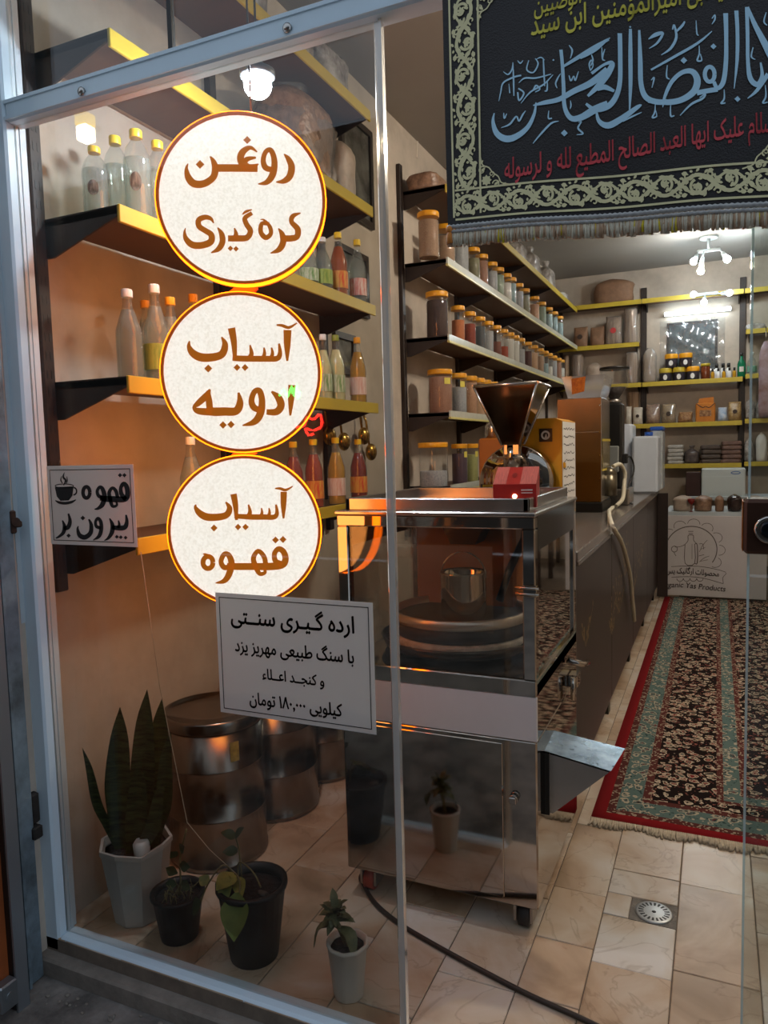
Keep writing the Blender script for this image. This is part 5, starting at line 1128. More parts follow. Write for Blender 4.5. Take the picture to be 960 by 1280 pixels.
# ------------------------------------------------------------------ potted plants
M_SOIL = mat('potting_soil', '#2c2018', .95, var=.5, scale=60, bump=1, bscale=90)
M_BPOT = mat('black_pot', '#171514', .5, var=.2, scale=8)
M_WPOT = mat('white_pot', '#bdb9b2', .5, var=.12, scale=6)
def leaf(mb, pts, ws, up=(0, 0, 1), fold=.25):
    P = [Vector(p_) for p_ in smooth_path(pts, 4)]; Wd = [w_[0] for w_ in smooth_path([(a,) for a in ws], 4)]; R = []; up = Vector(up)
    for i, p_ in enumerate(P):
        tn = (P[min(i+1, len(P)-1)]-P[max(i-1, 0)]).normalized(); s_ = tn.cross(up)
        if s_.length < .05: s_ = tn.cross(Vector((1, 0, 0)))
        s_.normalize(); n_ = s_.cross(tn); w_ = max(Wd[i], .0008)/2
        R.append([tuple(p_-s_*w_+n_*w_*fold), tuple(p_), tuple(p_+s_*w_+n_*w_*fold)])
    k = len(mb.v); n = 3; fs = []
    for i in range(len(R)-1):
        for j in range(2): a = i*n+j; fs.append((a, a+1, a+1+n, a+n))
    mb.add([q_ for r_ in R for q_ in r_], fs, True)
def pot(t, r0, r1, h, m_, sides=24, rim=.006, ribs=0, facet=False, wob=0):
    prof = [(r0, 0), (r0*1.02, .003), (r1, h*.93), (r1+rim, h*.94), (r1+rim, h), (r1-.004, h), (r1-.008, h*.9)]
    mb = MB(); mb.lathe(prof, sides, smooth=not facet, cap1=False, ribs=ribs, ribd=-.03 if ribs else 0)
    if wob: mb.v = [(v[0], v[1], v[2]+(wob*math.cos(4*math.atan2(v[1], v[0])) if v[2] > h*.8 else 0)) for v in mb.v]
    mb.build('pot', m_, t); MB().lathe([(r1*.3, h*.86), (r1*.94, h*.88), (r1*.5, h*.9), (.0001, h*.91)], sides).build('soil', M_SOIL, t)
def snake_mat():
    m = mat('snake_leaf', '#4c5630', .42, var=.5, scale=16, aniso=(1, 1, 7), col2='#1d2413'); return m
# snake plant
ps = Vector((-1.512, 1.552, 0)); t = thing('snake_plant', 'tall snake plant in a white faceted pot by the window corner', 'plant', tuple(ps))
hp = onY(172, 1075, 1.47).z
pot(t, .068, .098, hp, M_WPOT, 9, .004, facet=True, wob=.006)
for i, (px, py, dy, w_, bx, by) in enumerate(((184, 862, .02, .052, .01, .0), (150, 884, -.02, .055, -.03, -.02), (103, 935, -.05, .022, -.045, -.02), (203, 872, .07, .05, .035, .03), (214, 915, .0, .035, .05, .0), (176, 950, -.05, .045, .015, -.03), (135, 1000, .02, .03, -.035, .01), (206, 975, -.03, .03, .035, -.03))):
    q = onY(px, py, ps.y+dy)-ps; lb = MB(); z0 = hp*.86
    b0 = Vector((bx, by, z0)); mid = b0.lerp(q, .5)+Vector(((bx)*.3, 0, -.01)); 
    leaf(lb, [b0, b0.lerp(q, .25)+Vector((bx*.2, 0, 0)), mid, b0.lerp(q, .8), q], [w_*.8, w_*1.2, w_*1.4, w_*.95, .001], up=(.35, -1, 0), fold=.3); lb.build('leaf', snake_mat(), t)
MB().lathe([(.02, hp*.86), (.024, hp*1.1), (.018, hp*1.14)], 8, (.06, -.04, 0)).build('plaster_lump', M_PAPER, t)
M_LEAFD = mat('dull_green_leaf', '#3f4c2c', .5, var=.3, scale=30); M_LEAFY = mat('yellowed_leaf', '#98903f', .5, var=.35, scale=20, col2='#5f6a30'); M_STEM = mat('dry_stem', '#7b7048', .7, var=.3, scale=40); M_LEAFS = mat('succulent_leaf', '#6b6a45', .5, var=.35, scale=30, col2='#4a5232')
# small black pot
pc = Vector((-1.340, 1.520, 0)); t = thing('potted_seedling', 'small black pot with a thin climbing seedling, left of the big black pot', 'plant', tuple(pc)); hq = onY(214, 1128, 1.47).z
pot(t, .050, .068, hq, M_BPOT)
st = onY(157*0+233, 1036, pc.y)-pc
MB().tube(smooth_path([(.0, 0, hq*.88), (.012, 0, hq+.03), (.006, .01, hq+.09), tuple(st)], 5), .0025, 6).build('stem', M_STEM, t)
for i, (ox_, oz_, l, a) in enumerate(((.02, .075, .05, .4), (-.01, .05, .04, 2.4), (.03, .12, .045, .9), (.0, .10, .03, 2.0), (.035, .03, .04, -.3), (-.03, .015, .03, 2.8))):
    lb = MB(); b0 = Vector((.006+ox_*.3, 0, hq+oz_)); e_ = b0+Vector((l*math.cos(a), -.012, l*math.sin(a)*.6)); leaf(lb, [b0, b0.lerp(e_, .5), e_], [.004, .03, .001], up=(0, -1, .3)); lb.build('leaf', M_LEAFD, t)
g = MB(); rnd = random.Random(5)
for i in range(40):
    a = rnd.uniform(0, 6.28); r_ = rnd.uniform(.005, .05); p_ = Vector((r_*math.cos(a), r_*math.sin(a), hq*.88)); g.tube([p_, p_+Vector((rnd.uniform(-.02, .02), rnd.uniform(-.02, .02), rnd.uniform(.01, .035)))], .0012, 4)
gg = g.build('dry_grass', M_STEM, t); gg['kind'] = 'stuff'
tg = (onY(205, 900, 1.5), onY(232, 1028, pc.y), onY(290, 1086, 1.52))
tag(MB().tube([tuple(onY(176, 690, 1.47)), tuple(onY(200, 860, 1.5)), tuple(onY(234, 1028, 1.53)), tuple(onY(262, 1062, 1.53)), tuple(onY(295, 1092, 1.53))], .0011, 5).build('support_string', mat('pale_string', '#b9ab93', .8)), 'thin pale string running down from the shelf to the big black pot', 'string')
# big black pot
pb_ = Vector((-1.102, 1.532, 0)); t = thing('potted_vine', 'largest black pot with a wilting yellow-green vine', 'plant', tuple(pb_)); hb = onY(312, 1125, 1.46).z
pot(t, .062, .088, hb, M_BPOT)
for i, (pts, lm) in enumerate((([(-.05, -.02, .0), (-.03, -.03, .05), (.0, -.05, .04), (.015, -.085, .0)], 0), ([(-.04, .0, 0), (-.03, -.01, .07), (.02, -.02, .06), (.05, -.03, .03)], 0), ([(-.05, .01, 0), (-.07, -.02, .06), (-.10, -.05, .02), (-.12, -.06, -.03)], 0), ([(-.045, .02, 0), (-.05, .02, .08), (-.06, .02, .12)], 0))):
    MB().tube(smooth_path([(p_[0], p_[1], hb*.9+p_[2]) for p_ in pts], 5), .0022, 6).build('vine_stem', M_STEM, t)
for i, (b0, e_, w_, y_) in enumerate((((.005, -.07, .03), (.03, -.125, -.06), .075, 2), ((-.03, -.03, .05), (-.045, -.09, .035), .055, 1), ((-.05, -.04, .05), (-.02, -.09, .0), .04, 1), ((-.02, -.03, .04), (.02, -.07, .02), .035, 1), ((-.12, -.06, -.03), (-.15, -.06, -.07), .045, 0), ((-.06, .02, .12), (-.085, -.01, .14), .03, 0), ((-.06, .02, .12), (-.03, .02, .15), .025, 0), ((-.055, .02, .08), (-.09, .0, .08), .03, 0), ((-.10, -.05, .02), (-.13, -.05, .03), .03, 1))):
    b0 = Vector(b0)+Vector((0, 0, hb*.9)); e_ = Vector(e_)+Vector((0, 0, hb*.9)); lb = MB(); leaf(lb, [b0, b0.lerp(e_, .3), b0.lerp(e_, .65), e_], [.012, w_, w_*.8, .001], up=(0, -.6, .8)); lb.build('leaf', (M_LEAFD, M_LEAFY, mat('fresh_leaf', '#66742f', .5, var=.25, scale=25))[y_], t)
MB().tube([(.03, -.01, hb*.9), (.06, -.02, hb*.93)], .008, 6).build('bark_piece', mat('grey_bark', '#57504a', .9), t)
# white ribbed pot
pw_ = Vector((-.806, 1.500, 0)); t = thing('potted_succulent', 'small white ribbed pot with a drooping pale succulent near the glass edge', 'plant', tuple(pw_)); hw = onY(436, 1192, 1.46).z
pot(t, .036, .049, hw, mat('ribbed_white_pot', '#c9c3b8', .5, var=.08), 36, .002, ribs=18)
MB().tube([(0, 0, hw*.88), (-.012, -.01, hw+.03), (-.022, -.015, hw+.06)], .006, 7).build('stem', M_STEM, t)
rnd = random.Random(12)
for i in range(30):
    a = i*2.4; el = rnd.uniform(-.5, 1.1); l = rnd.uniform(.035, .058); c0 = Vector((-.022, -.015, hw+.05+.012*(i % 3)))
    e_ = c0+Vector((l*math.cos(a)*math.cos(el), l*math.sin(a)*math.cos(el)*.8, l*math.sin(el))); lb = MB(); leaf(lb, [c0, c0.lerp(e_, .55)+Vector((0, 0, .006)), e_], [.008, .020, .001]); lb.build('leaf', M_LEAFS, t)
for sx in (-1, 1):
    lb = MB(); leaf(lb, [(-.022, -.015, hw+.04), (-.022+sx*.04, -.02, hw+.03), (-.022+sx*.055, -.03, hw-.02)], [.01, .035, .002]); lb.build('drooping_leaf', M_LEAFS, t)
# tiny pot standing deeper in, seen as a dark shape beside the drums is the mirror image of the big black pot in the cart door
# ------------------------------------------------------------------ back wall shelving
YE = 8.40
UB = [(-.735, 'dark upright on the back wall left of the bright tube'), (.235, 'dark upright on the back wall right of the bright tube'), (1.2, 'dark upright on the back wall beyond the glass door')]
for x, lb in UB:
    t = thing('shelf_upright', lb, 'upright', (x, YB, .8), 0, 'slotted uprights of the back wall'); MB().box(-.03, .03, -.028, 0, 0, 2.2, .003).build('channel', M_RACK, t)
    s_ = MB()
    for k in range(40): s_.box(-.006, .006, -.0286, -.0281, .05+k*.053, .075+k*.053)
    s_.build('slots', M_BLACK, t)['kind'] = 'stuff'
def back_shelf(x0, x1, z, label, depth=YB-YE, yel=M_YEL):
    t = thing('wall_shelf', label, 'shelf', (x0, YB, z), 0, 'shelves on the back wall'); L = x1-x0
    MB().box(0, L, -depth, -.028, -.02, 0).build('board', M_BOARD, t); MB().box(0, L, -depth-.012, -depth, -.042, .006, .002).build('edge_strip', yel, t)
    for x in (.04, L-.04): MB().prism([(0, .0), (-depth, .0), (-depth, -.03), (-.03, -.10), (0, -.10)], .006, (x-.003, 0, 0), U=(0, 1, 0), V=(0, 0, 1), W=(1, 0, 0)).build('bracket', M_RACK, t)
    return t
ZK = dict(a=2.835, b=2.392, c=1.962, d=1.522, e=1.09)
back_shelf(-1.655, -.74, ZK['a'], 'top shelf in the back left corner, carrying the brown sack')
back_shelf(-.735, .235, ZK['a'], 'empty top shelf over the bright tube')
back_shelf(.245, 1.3, ZK['a'], 'top back shelf to the right of the tube, behind the door glass')
back_shelf(-1.655, -.76, ZK['b'], 'second shelf in the back left corner with wrapped paper bags')
back_shelf(-1.655, -.74, ZK['c'], 'third shelf in the back left corner behind the coffee grinder')
back_shelf(-.73, .235, ZK['c'], 'back shelf with black-labelled tubs under the picture')
back_shelf(-.86, .235, ZK['d'], 'back shelf with snack bags and the orange carton')
back_shelf(-.73, .235, ZK['e'], 'lowest back shelf with stacked packs')
for z, lb in ((2.43, 'short shelf beyond the door glass, highest of four'), (1.985, 'short shelf beyond the door glass with green bottle'), (1.535, 'short shelf beyond the door glass with clear bags'), (1.10, 'lowest short shelf beyond the door glass')):
    back_shelf(.26, 1.2, z, lb)
# picture and plastic sheet over it
pc = thing('framed_picture', 'large dark framed picture under the bright tube on the back wall', 'picture', (-.25, YB-.001, 2.33))
MB().box(-.25, .25, -.02, 0, -.27, -.245).box(-.25, .25, -.02, 0, .245, .27).box(-.25, -.225, -.02, 0, -.245, .245).box(.225, .25, -.02, 0, -.245, .245).build('frame', mat('black_frame', '#23262a', .4), pc)
MB().box(-.225, .225, -.012, 0, -.245, .245).build('picture', mat('dark_teal_picture', '#4f666e', .4, var=.6, scale=7, col2='#2a3438'), pc)
m = MB(); nx, nz = 18, 18; rnd = random.Random(3); vs = [(-.32+.64*i/nx, -.035+.012*math.sin(i*1.7+j*.6)+.010*math.sin(j*1.3-i*.8), .30-.62*j/nz-.02*abs(i-nx/2)/nx*(1-j/nz)) for j in range(nz+1) for i in range(nx+1)]
m.add(vs, [(j*(nx+1)+i, j*(nx+1)+i+1, (j+1)*(nx+1)+i+1, (j+1)*(nx+1)+i) for j in range(nz) for i in range(nx)], True)
m.build('plastic_cover', pane('cover_film', (.88, .9, .92), 2.0, .08, .06), pc)
# tube lamp
tl = thing('tube_lamp', 'bright white fluorescent tube on the back wall above the picture', 'lamp', (-.2, YB, 2.69))
MB().box(-.33, .33, -.03, 0, -.015, .02, .004).build('fitting', M_WHITE, tl); MB().tube([(-.32, -.05, 0), (.32, -.05, 0)], .020, 14).build('tube', emat('tube_white', '#dff4ff', 11), tl)
for x in (-.315, .315): MB().box(x-.012, x+.012, -.06, -.03, -.015, .015).build('end_socket', M_WHITE, tl)
# three-bulb ceiling lights
M_BULB = emat('bulb_white', '#e6f6ff', 330); M_BULBW = emat('bulb_warm', '#ffe9cc', 330); M_LAMPW = mat('lamp_white_metal', '#cdd6d8', .4, .2)
def cluster(label, base, bulbs, hang, mats=None):
    t = thing('spot_cluster', label, 'lamp', tuple(base)); bv = Vector(base)
    if hang == 'ceiling': MB().lathe([(.075, -.02), (.08, -.015), (.08, 0), (.0001, 0)], 20).tube([(0, 0, -.02), (0, 0, -.12)], .014, 8).box(-.10, .10, -.02, .02, -.135, -.11, .006).build('mount', M_LAMPW, t)
    else: MB().box(-.10, .10, -.02, .02, -.01, .02, .006).build('mount', M_LAMPW, t)
    for i, b_ in enumerate(bulbs):
        q = Vector(b_)-bv; st = Vector((max(-.09, min(.09, q.x*.7)), 0, -.12 if hang == 'ceiling' else 0)); dr_ = (q-st); L_ = dr_.length; dr_.normalize()
        MB().tube([st, st+dr_*(L_*.4)], .008, 8).tube([st+dr_*(L_*.35), q-dr_*.02], [.016, .026], 12).build('socket', M_LAMPW, t)
        MB().sphere(tuple(q), .030, 14, 9).build('bulb', (mats or (M_BULB, M_BULB, M_BULBW))[i], t)
    return t
bs = onZ(886, 296, ZC)
def nb(px, py, Y): return onY(px, py, Y)
cl1 = [nb(867, 327, bs.y-.10), nb(909, 324, bs.y+.0), nb(876, 339, bs.y-.22)]
cluster('upper cluster of three glowing bulbs on the ceiling under the fringe', bs, cl1, 'ceiling')
b2 = Vector((-.10, YE-.035, ZK['a']-.02)); cl2 = [nb(867, 368, YE-.10), nb(912, 366, YE-.10), nb(880, 378, YE-.13)]
cluster('lower cluster of three glowing bulbs clamped to the back top shelf edge', b2, cl2, 'shelf', (emat('bulb_dim', '#e6f6ff', 40),)*3)

b3 = Vector((.55, 3.9, ZC)); MID = emat('bulb_mid', '#fff2df', 800); cluster('unseen three-bulb ceiling light added behind the banner to brighten the mid-shop', b3, [b3+Vector(v) for v in ((-.14, -.05, -.2), (.14, .0, -.2), (0, -.12, -.22))], 'ceiling', (MID, MID, MID))  # added lamp, hidden from view, lifts the brightness of the mid-shop
# ------------------------------------------------------------------ goods on the back wall
def bp(px, Y=YE+.08): return onY(px, 450, Y).x
def boxy(name, label, px0, px1, pyt, z, m_, cat, Y=YE+.03, d=.14, bev=.01, grp=None):
    x0, x1 = bp(px0, Y), bp(px1, Y); zt = onY((px0+px1)/2, pyt, Y).z
    t = thing(name, label, cat, ((x0+x1)/2, Y+d/2, z), 0, grp); w_ = x1-x0; h_ = max(.03, zt-z)
    return t, w_, h_, d
def pack(name, label, px0, px1, pyt, z, m_, seed, cat='bag', soft=.12, mark=None, film=False, d=.14, neck=False, Y=YE+.03):
    t, w_, h_, d = boxy(name, label, px0+.6, px1-.6, pyt+1, z, m_, cat, Y=Y, d=d); w_ *= .94
    sty = 'pouch' if name in ('paper_bag', 'snack_bag') else 'bundle' if name == 'stick_bundle' else 'sack'
    link('bag_body', bag_mesh(w_, d, h_, m_, seed, neck, soft=soft, style=sty), t)
    if film: link('film_wrap', bag_mesh(w_*1.03, d*1.03, h_*1.02, FILM, seed, False, 'film_wrap', soft+.05, style=sty), t)
    if mark:
        V, F = strokes_to_polys([('poly', [(w_*.18*math.cos(i*.5236), h_*.5+w_*.18*math.sin(i*.5236)) for i in range(12)])]); MB().add([(x, -d/2*1.04-.002, z_) for x, z_ in V], F).build('emblem', mark, t)
    return t
M_BROWNB = mat('brown_paper_bag', '#8d6a50', .7, var=.25, scale=20, bump=.4)
M_STICKS = mat('stick_bundle', '#b09478', .6, var=.6, scale=30, aniso=(1, 1, .06), col2='#6a4f3a')
M_SNACK = mat('snack_bag', '#b08a5c', .5, var=.6, scale=45, col2='#7a4a2c'); M_SNACK2 = mat('snack_bag_gold', '#b79a66', .4, var=.5, scale=40, col2='#84643a')
M_ORANGE = mat('orange_carton', '#c9781c', .5, var=.15, scale=20); MKD = mat('dark_mark', '#3a2a20', .6); MKR = mat('red_mark', '#c03a3a', .6)
pack('grain_sack', 'big brown film-wrapped sack on the top shelf in the back corner', 740, 793, 346, ZK['a'], M_BROWNB, 41, 'sack', .15, film=False, d=.2)
pack('paper_bag', 'brown paper bag with dark round print, leftmost on the second back shelf', 715, 735, 407, ZK['b'], M_BROWNB, 42, mark=MKD)
pack('paper_bag', 'plain brown paper bag beside the dark-printed one', 736, 756, 407, ZK['b'], M_BROWNB, 43)
pack('paper_bag', 'striped pale bag with red print on the second back shelf', 755, 778, 394, ZK['b'], M_STICKS, 44, mark=MKR, film=True)
pack('stick_bundle', 'tall wrapped bundle of sticks at the right end of the second back shelf', 778, 797, 385, ZK['b'], M_STICKS, 45, 'bundle', .06, film=True)
pack('stick_bundle', 'wrapped stick bundle leftmost on the third back shelf', 703, 711, 443, ZK['c'], M_STICKS, 46, 'bundle', .06)
pack('stick_bundle', 'pale stick bundle second on the third back shelf', 713, 729, 442, ZK['c'], M_STICKS, 47, 'bundle', .06, film=True)
pack('plastic_bag', 'crinkled grey bag on the third back shelf above the grinder tray', 730, 752, 452, ZK['c'], M_SACK2, 48, soft=.2)
pack('stick_bundle', 'wrapped stick bundle just right of the bean cone', 780, 798, 440, ZK['c'], M_STICKS, 49, 'bundle', .06, film=True)
pack('plastic_bag', 'tall pale film bag left of the black-labelled tubs', 802, 821, 434, ZK['c'], M_SACK2, 50, soft=.12, film=True)
pack('stick_bundle', 'dark stick bundle below the third back shelf', 783, 800, 488, ZK['d'], M_STICKS, 51, 'bundle', .08, Y=YE+.15, d=.07)
# black-labelled tubs
tub_b = MB().lathe([(.86, 0), (1, .04), (1.0, .62), (1.02, .66)], 18).mesh('tub', mat('black_tub_label', '#1f1a20', .35, var=.6, scale=3, col2='#4a4550')); tub_l = MB().lathe([(1.06, .66), (1.08, .70), (1.08, .96), (1.0, 1.0), (.0001, 1.0)], 18).mesh('lid', M_LIDO); tub_l2 = MB().lathe([(1.06, .66), (1.08, .70), (1.08, .96), (1.0, 1.0), (.0001, 1.0)], 18).mesh('lid', M_YEL)
tub_m = MB().add([(.5*math.cos(a)*.7, -1.03, .33+.2*math.sin(a)) for a in [i*.7854 for i in range(8)]], [tuple(range(8))]).mesh('emblem', M_PAPER)
TB = [(832, 0, tub_l2, 'left black-labelled tub of the lower row, yellow lid'), (849, 0, tub_l2, 'middle black-labelled tub of the lower row, yellow lid'), (866, 0, tub_l, 'right black-labelled tub of the lower row, amber lid'), (839, 1, tub_l, 'left black-labelled tub stacked on top, amber lid'), (857, 1, tub_l, 'right black-labelled tub stacked on top, amber lid')]
for px, lv, ld, lb in TB:
    t = thing('honey_tub', lb, 'tub', (bp(px), YE+.09, ZK['c']+lv*.145), 0, 'black-labelled tubs on the back shelf')
    for nm, me in (('tub', tub_b), ('lid', ld), ('emblem', tub_m)): o = link(nm, me, t); o.scale = (.062, .062, .145)
t = thing('honey_jar', 'glass jar of dark honey with yellow lid right of the tubs', 'jar', (bp(882), YE+.08, ZK['c'])); MB().lathe([(.042, 0), (.045, .01), (.045, .13), (.04, .14)], 16).build('honey', mat('dark_honey', '#6a3218', .2), t); MB().lathe([(.046, .14), (.046, .168), (.0001, .168)], 16).build('lid', M_YEL, t)
for i, px in enumerate((891, 898, 905, 912, 918)):
    t = thing('small_vial', '%s small oil vial with black cap from the honey jar' % ORD[i], 'vial', (bp(px), YE+.07, ZK['c']), 0, 'oil vials on the back shelf'); MB().lathe([(.016, 0), (.018, .005), (.018, .065), (.009, .08)], 12).build('vial_body', [LQ['yellow'], M_WHITE][i % 2], t); MB().lathe([(.011, .08), (.011, .11), (.0001, .11)], 10).build('cap', M_BLACK, t)
for i, px in enumerate((896, 904, 911)):
    t = thing('small_vial', ['left', 'middle', 'right'][i]+' taller black-capped bottle behind the row of oil vials', 'vial', (bp(px), YE+.15, ZK['c']), 0, 'tall vials on the back shelf'); MB().lathe([(.022, 0), (.024, .005), (.024, .10), (.012, .12)], 12).build('vial_body', M_WHITE, t); MB().lathe([(.016, .12), (.016, .165), (.0001, .165)], 10).build('cap', M_BLACK, t)
t = thing('green_bottle', 'dark green glass bottle at the right end of the tub shelf', 'bottle', (bp(927), YE+.07, ZK['c'])); MB().lathe([(.036, 0), (.04, .01), (.04, .14), (.03, .17), (.013, .19), (.013, .225)], 16).build('glass_body', mat('green_glass', '#0f6a48', .12), t); MB().lathe([(.016, .22), (.016, .25), (.0001, .25)], 10).build('cap', M_BLACK, t); MB().add([(.041*math.cos(a), .041*math.sin(a), z) for z in (.06, .11) for a in (-2.1, -1.6, -1.1)], [(0, 1, 4, 3), (1, 2, 5, 4)]).build('label', M_PAPER, t)
# snack shelf
pack('snack_bag', 'white-fronted pouch with round dark mark above the canister', 790, 804, 508, ZK['d'], mat('white_pouch', '#c9bfae', .5, var=.2, scale=30), 60, mark=MKD, d=.1)
pack('snack_bag', 'tall pale pouch at the left end of the snack shelf', 781, 790, 507, ZK['d'], mat('white_pouch', '#c9bfae'), 61, d=.1)
pack('snack_bag', 'clear bag of reddish nuts on the snack shelf', 806, 826, 504, ZK['d'], M_SNACK, 62, film=True)
pack('snack_bag', 'golden bag of dried fruit with dark mark on the snack shelf', 826, 846, 504, ZK['d'], M_SNACK2, 63, mark=MKD, film=True)
pack('snack_bag', 'low flat bag of nuts left of the orange carton', 847, 867, 514, ZK['d'], M_SNACK, 64, soft=.25)
t, w_, h_, d = boxy('carton', 'orange paper carton bag on the snack shelf', 870, 895, 503, ZK['d'], M_ORANGE, 'carton')
MB().box(-w_/2, w_/2, -d/2, d/2, 0, h_*.98, .01).build('carton_body', M_ORANGE, t); MB().prism([(-w_*.38, h_*.98), (w_*.42, h_*.98), (w_*.40, h_*1.28), (-w_*.33, h_*1.22)], .02, (0, -.01, 0)).build('folded_top', M_ORANGE, t)
MB().box(-w_*.3, w_*.3, -d/2-.003, -d/2, h_*.3, h_*.62).build('print', mat('carton_print', '#b58a5c', .6, var=.5, scale=40, col2='#6a3a1c'), t)
st, _ = None, None
V, F = strokes_to_polys([[(-w_*.46, h_*.95, .008), (-w_*.15, h_*.75, .008), (0, h_*.8, .008), (w_*.2, h_*.74, .008), (w_*.46, h_*.95, .008)]], 4); MB().add([(x, -d/2-.003, z_) for x, z_ in V], F).build('flap_line', MKD, t)
pack('snack_bag', 'white and blue tin-shaped pack right of the orange carton', 897, 911, 508, ZK['d'], mat('white_blue_pack', '#c9ccd0', .4, var=.3, scale=20, col2='#7a9cc0'), 65, soft=.03)
pack('snack_bag', 'beige pouch with dark round mark at the right end of the snack shelf', 910, 929, 501, ZK['d'], M_SNACK2, 66, mark=MKD)
# lowest shelf stacks: every pack in a stack is its own thing
def stack(px0, px1, n, ztop_py, m_, name, who, cat='pack', seed=70):
    x0, x1 = bp(px0), bp(px1); zt = onY((px0+px1)/2, ztop_py, YE+.05).z; h_ = (zt-ZK['e'])/n; rnd = random.Random(seed); me = MB().box(-(x1-x0)/2, (x1-x0)/2, -.08, .08, 0, h_*.96, h_*.25).mesh('pack_body', m_)
    for k in range(n):
        o = link(name, me, None, ((x0+x1)/2+rnd.uniform(-.006, .006), YE+.11, ZK['e']+k*h_), rnd.uniform(-.06, .06)); tag(o, '%s pack from the bottom in the %s' % (ORD[k], who), cat, who)
stack(835, 855, 5, 556, mat('white_flat_pack', '#bdb8b0', .4, var=.3, scale=25), 'flat_pack', 'white stack on the lowest back shelf')
stack(877, 903, 4, 556, mat('dark_flat_pack', '#57483e', .4, var=.4, scale=25), 'flat_pack', 'dark stack on the lowest back shelf', seed=71)
stack(903, 928, 5, 551, mat('brown_flat_pack', '#7a5c50', .4, var=.4, scale=25), 'flat_pack', 'brown stack on the lowest back shelf', seed=72)
pack('plastic_bag', 'dark twisted bag between the white and the dark stacks', 855, 876, 556, ZK['e'], mat('dark_film_bag', '#5f5450', .25, var=.5, scale=20), 73, neck=True)
# right-hand shelves behind the door glass
for i, (px0, px1, pyt, z, m_, lb) in enumerate(((931, 958, 402, 2.43, M_FILMW, 'flat crinkled bag on the highest shelf beyond the door glass'), (949, 962, 440, 1.985, mat('yellow_bottle_pack', '#b59a4a', .4), 'yellow pack at the right edge of the picture'), (932, 946, 498, 1.535, M_FILMW, 'left clear bag on the third shelf beyond the door glass'), (945, 960, 500, 1.535, M_FILMW, 'right clear bag on the third shelf beyond the door glass'), (931, 944, 548, 1.10, M_FILMW, 'left clear bag on the lowest shelf beyond the door glass'), (946, 962, 540, 1.10, M_PAPER, 'white printed bag on the lowest shelf beyond the door glass'))):
    pack('plastic_bag', lb, px0, px1, pyt, z, m_, 80+i, soft=.2)
t = thing('green_bottle', 'pale green-labelled clear bottle just behind the door edge', 'bottle', (bp(940), YE+.08, 1.985)); MB().lathe([(.04, 0), (.045, .01), (.045, .12), (.03, .16), (.014, .18), (.014, .21)], 16).build('glass_body', BOTTLE, t); MB().lathe([(.046, .03), (.046, .09)], 16, cap0=False, cap1=False).build('label', mat('mint_label', '#6fa08a', .5), t); MB().lathe([(.017, .2), (.017, .23), (.0001, .23)], 10).build('cap', M_WHITE, t)
t = thing('hanging_bag', 'long pink-and-purple printed pack hanging at the right edge', 'bag', (bp(957, YE-.03), YE-.03, 1.55)); link('bag_body', bag_mesh(.12, .05, .75, mat('pink_purple_pack', '#b8a3b0', .4, var=.5, scale=5, col2='#8a5f52'), 91, soft=.05), t); MB().tube([(0, 0, .74), (0, .02, .90)], .004, 6).build('hook', M_STEELB, t)

# ------------------------------------------------------------------ table with white printed front panel at the end of the aisle
YT = 6.72; TX0, TX1 = -.385, .385; ZTB = .70
tb = thing('display_table', 'table end with white printed front panel at the end of the carpet', 'table', (TX0, YT, 0))
W_ = TX1-TX0
MB().box(0, W_, 0, .018, .012, ZTB, .002).build('front_panel', mat('white_panel', '#cfc9c8', .5, var=.05), tb)
MB().box(-.01, W_+.3, .02, .7, ZTB, ZTB+.03).build('table_top', M_BOARDW, tb)
for x in (.02, W_+.24): MB().box(x, x+.04, .60, .64, 0, ZTB).build('leg', M_RACK, tb)
MB().box(W_+.24, W_+.28, .03, .07, 0, ZTB).build('leg', M_RACK, tb)
lg = MB()
def pl_(px, py): q = onY(px, py, YT-.001); return (q.x-TX0, -.0012, q.z)
def six(x, y): return (800+x/6, 580+y/6)
LS = [ring_stroke(385, 640, 192, 172, 7, 180, 395, 24), [(338, 600, 5), (338, 745, 5), (410, 745, 6), (410, 600, 5)], [(410, 600, 5), (430, 610, 6), (430, 740, 8), (410, 745, 5)], [(338, 602, 4), (360, 575, 5), (362, 535, 6), (400, 535, 6), (402, 572, 5), (430, 602, 5)], [(362, 505, 5), (400, 505, 5)], [(365, 520, 4), (398, 520, 4)], [(338, 604, 5), (300, 620, 4), (262, 622, 4)], ring_stroke(258, 638, 22, 22, 5), [(250, 655, 4), (270, 690, 4)], [(390, 600, 3), (390, 715, 3)],
      [(445, 660, 3), (470, 610, 4), (505, 570, 3)], [(455, 640, 3), (490, 625, 3)], [(445, 735, 3), (480, 705, 4), (520, 690, 3)], [(450, 730, 3), (510, 718, 3)], [(442, 600, 4), (470, 600, 4), (478, 640, 4)], [(440, 690, 4), (480, 680, 4)],
      [(235, 770, 4), (350, 765, 4), (480, 772, 4), (640, 810, 4), (622, 850, 4), (625, 895, 4)], [(235, 850, 4), (350, 845, 4), (470, 855, 4), (625, 898, 4)]]
for k in range(8):
    a = math.radians(188+k*29); LS.append(ring_stroke(385+208*math.cos(a), 640+190*math.sin(a), 46, 38, 4, math.degrees(a)-90, math.degrees(a)+90, 8))
for k in range(4): LS.append(ring_stroke(300+50*k, 858, 24, 22, 4, 0, 180, 6))
V, F = strokes_to_polys(LS, 3); lg.add([pl_(*six(*p_)) for p_ in V], F)
V, F, wd = text2d('محصولات ارگانیک یس', .02); k = 400/wd
lg.add([pl_(*six(195+p_[0]*k, 820+.10*max(0, (195+p_[0]*k)-350)-p_[1]*k*1.35)) for p_ in V], F)
V, F, wd = text2d('Organic Yas Products', .012, True); k = 500/wd
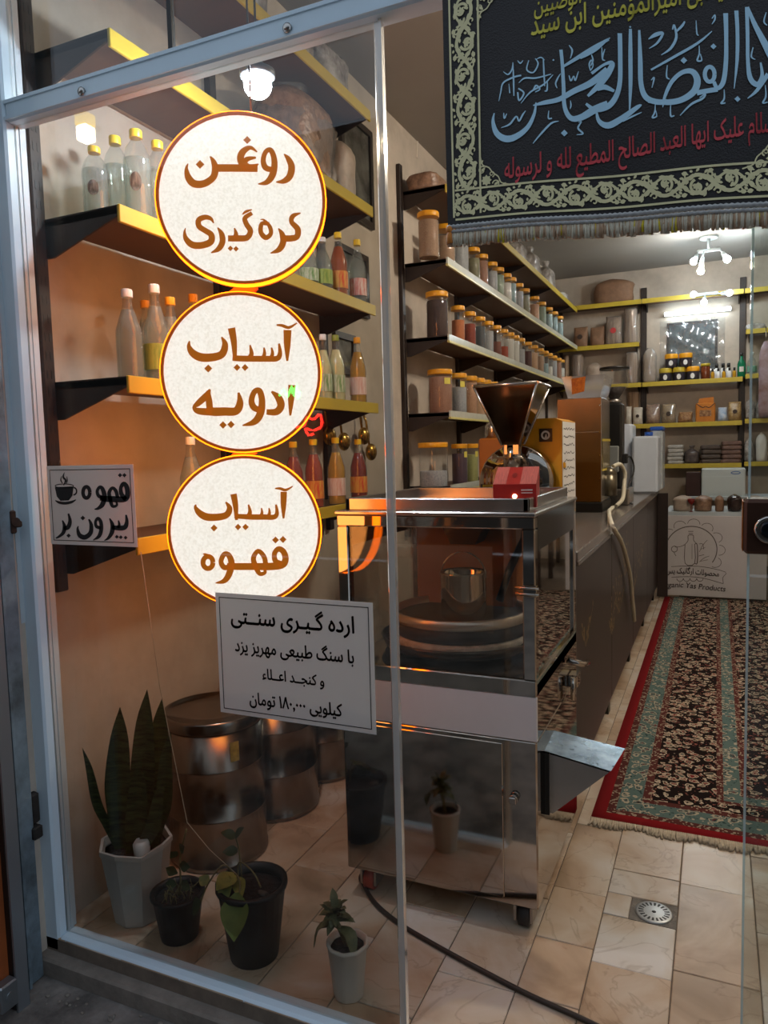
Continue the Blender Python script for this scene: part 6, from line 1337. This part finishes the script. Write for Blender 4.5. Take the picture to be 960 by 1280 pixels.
lg.add([pl_(*six(140+(p_[0]+.2*p_[1])*k, 925+.10*max(0, p_[0]*k-180)-p_[1]*k)) for p_ in V], F)
lg.build('printed_logo', mat('grey_brown_print', '#5c504a', .6), tb)
# goods lying on the table
rnd = random.Random(6)
GT = [(839, 868, 'pale film-wrapped flat bundle on the table, leftmost', M_SACK2), (866, 892, 'grainy film-wrapped bag next to the leftmost bundle on the table', M_SACK), (893, 906, 'small brown jar-shaped pack on the table', M_BROWNB), (908, 929, 'dark glossy wrapped pack on the table before the lock', mat('dark_gloss_pack', '#3c2e2a', .2, var=.5, scale=20)), (930, 958, 'pale wrapped bag on the table behind the lock', M_SACK2)]
for i, (a, b, lb, m_) in enumerate(GT):
    x0, x1 = onY(a, 620, YT+.1).x, onY(b, 620, YT+.1).x
    t = thing('wrapped_pack', lb, 'pack', ((x0+x1)/2, YT+.17, ZTB+.03)); link('pack_body', bag_mesh((x1-x0)*.86, .2, .13 if i != 3 else .14, m_, 100+i, soft=.12), t)
t = thing('wine_glass', 'tiny red footed glass in front of the packs on the table', 'glass', (onY(864, 622, YT+.05).x, YT+.045, ZTB+.03)); MB().lathe([(.02, 0), (.003, .006), (.003, .06), (.028, .085), (.03, .11), (.028, .11), (.002, .075)], 14).build('glass_body', mat('ruby_glass', '#7a2420', .2), t)
# white drawer unit under the back shelf
q0, q1 = onY(877, 588, 8.0), onY(932, 588, 8.0); zt = onY(900, 586, 8.0).z
t = thing('cash_drawer', 'white flat drawer box with oval mark under the lowest back shelf', 'drawer box', (q0.x, 8.0, .78)); MB().box(0, q1.x-q0.x, 0, .35, 0, zt-.78, .006).build('case', mat('white_metal_box', '#c9d2d2', .35), t); MB().box(.01, q1.x-q0.x-.01, -.006, 0, .03, (zt-.78)*.72).build('drawer_front', mat('white_metal_box', '#c9d2d2'), t)
V, F = strokes_to_polys([ring_stroke((q1.x-q0.x)*.78, (zt-.78)*.85, .04, .012, .008)]); MB().add([(x, -.001, z_) for x, z_ in V], F).build('oval_mark', mat('blue_mark', '#5a7ab0', .5), t)
t = thing('low_table', 'plain low bench carrying the white drawer box', 'table', (q0.x-.15, 7.95, 0)); MB().box(0, 1.1, 0, .45, .74, .78, .004).build('top', M_BOARDW, t)
for x in (.03, 1.03):
    for y in (.03, .38): MB().box(x, x+.04, y, y+.04, 0, .74).build('leg', M_RACK, t)
pkx = onY(850, 595, 8.05).x
t = thing('storage_box', 'dark maroon box under the lowest back shelf beside the drawer box', 'box', (pkx-.13, 8.05, .78))
t.location = (q0.x-.145, 7.99, .78); MB().box(0, .135, 0, .3, 0, .24, .004).build('box_body', mat('maroon_box', '#3d1f18', .5, var=.3), t)
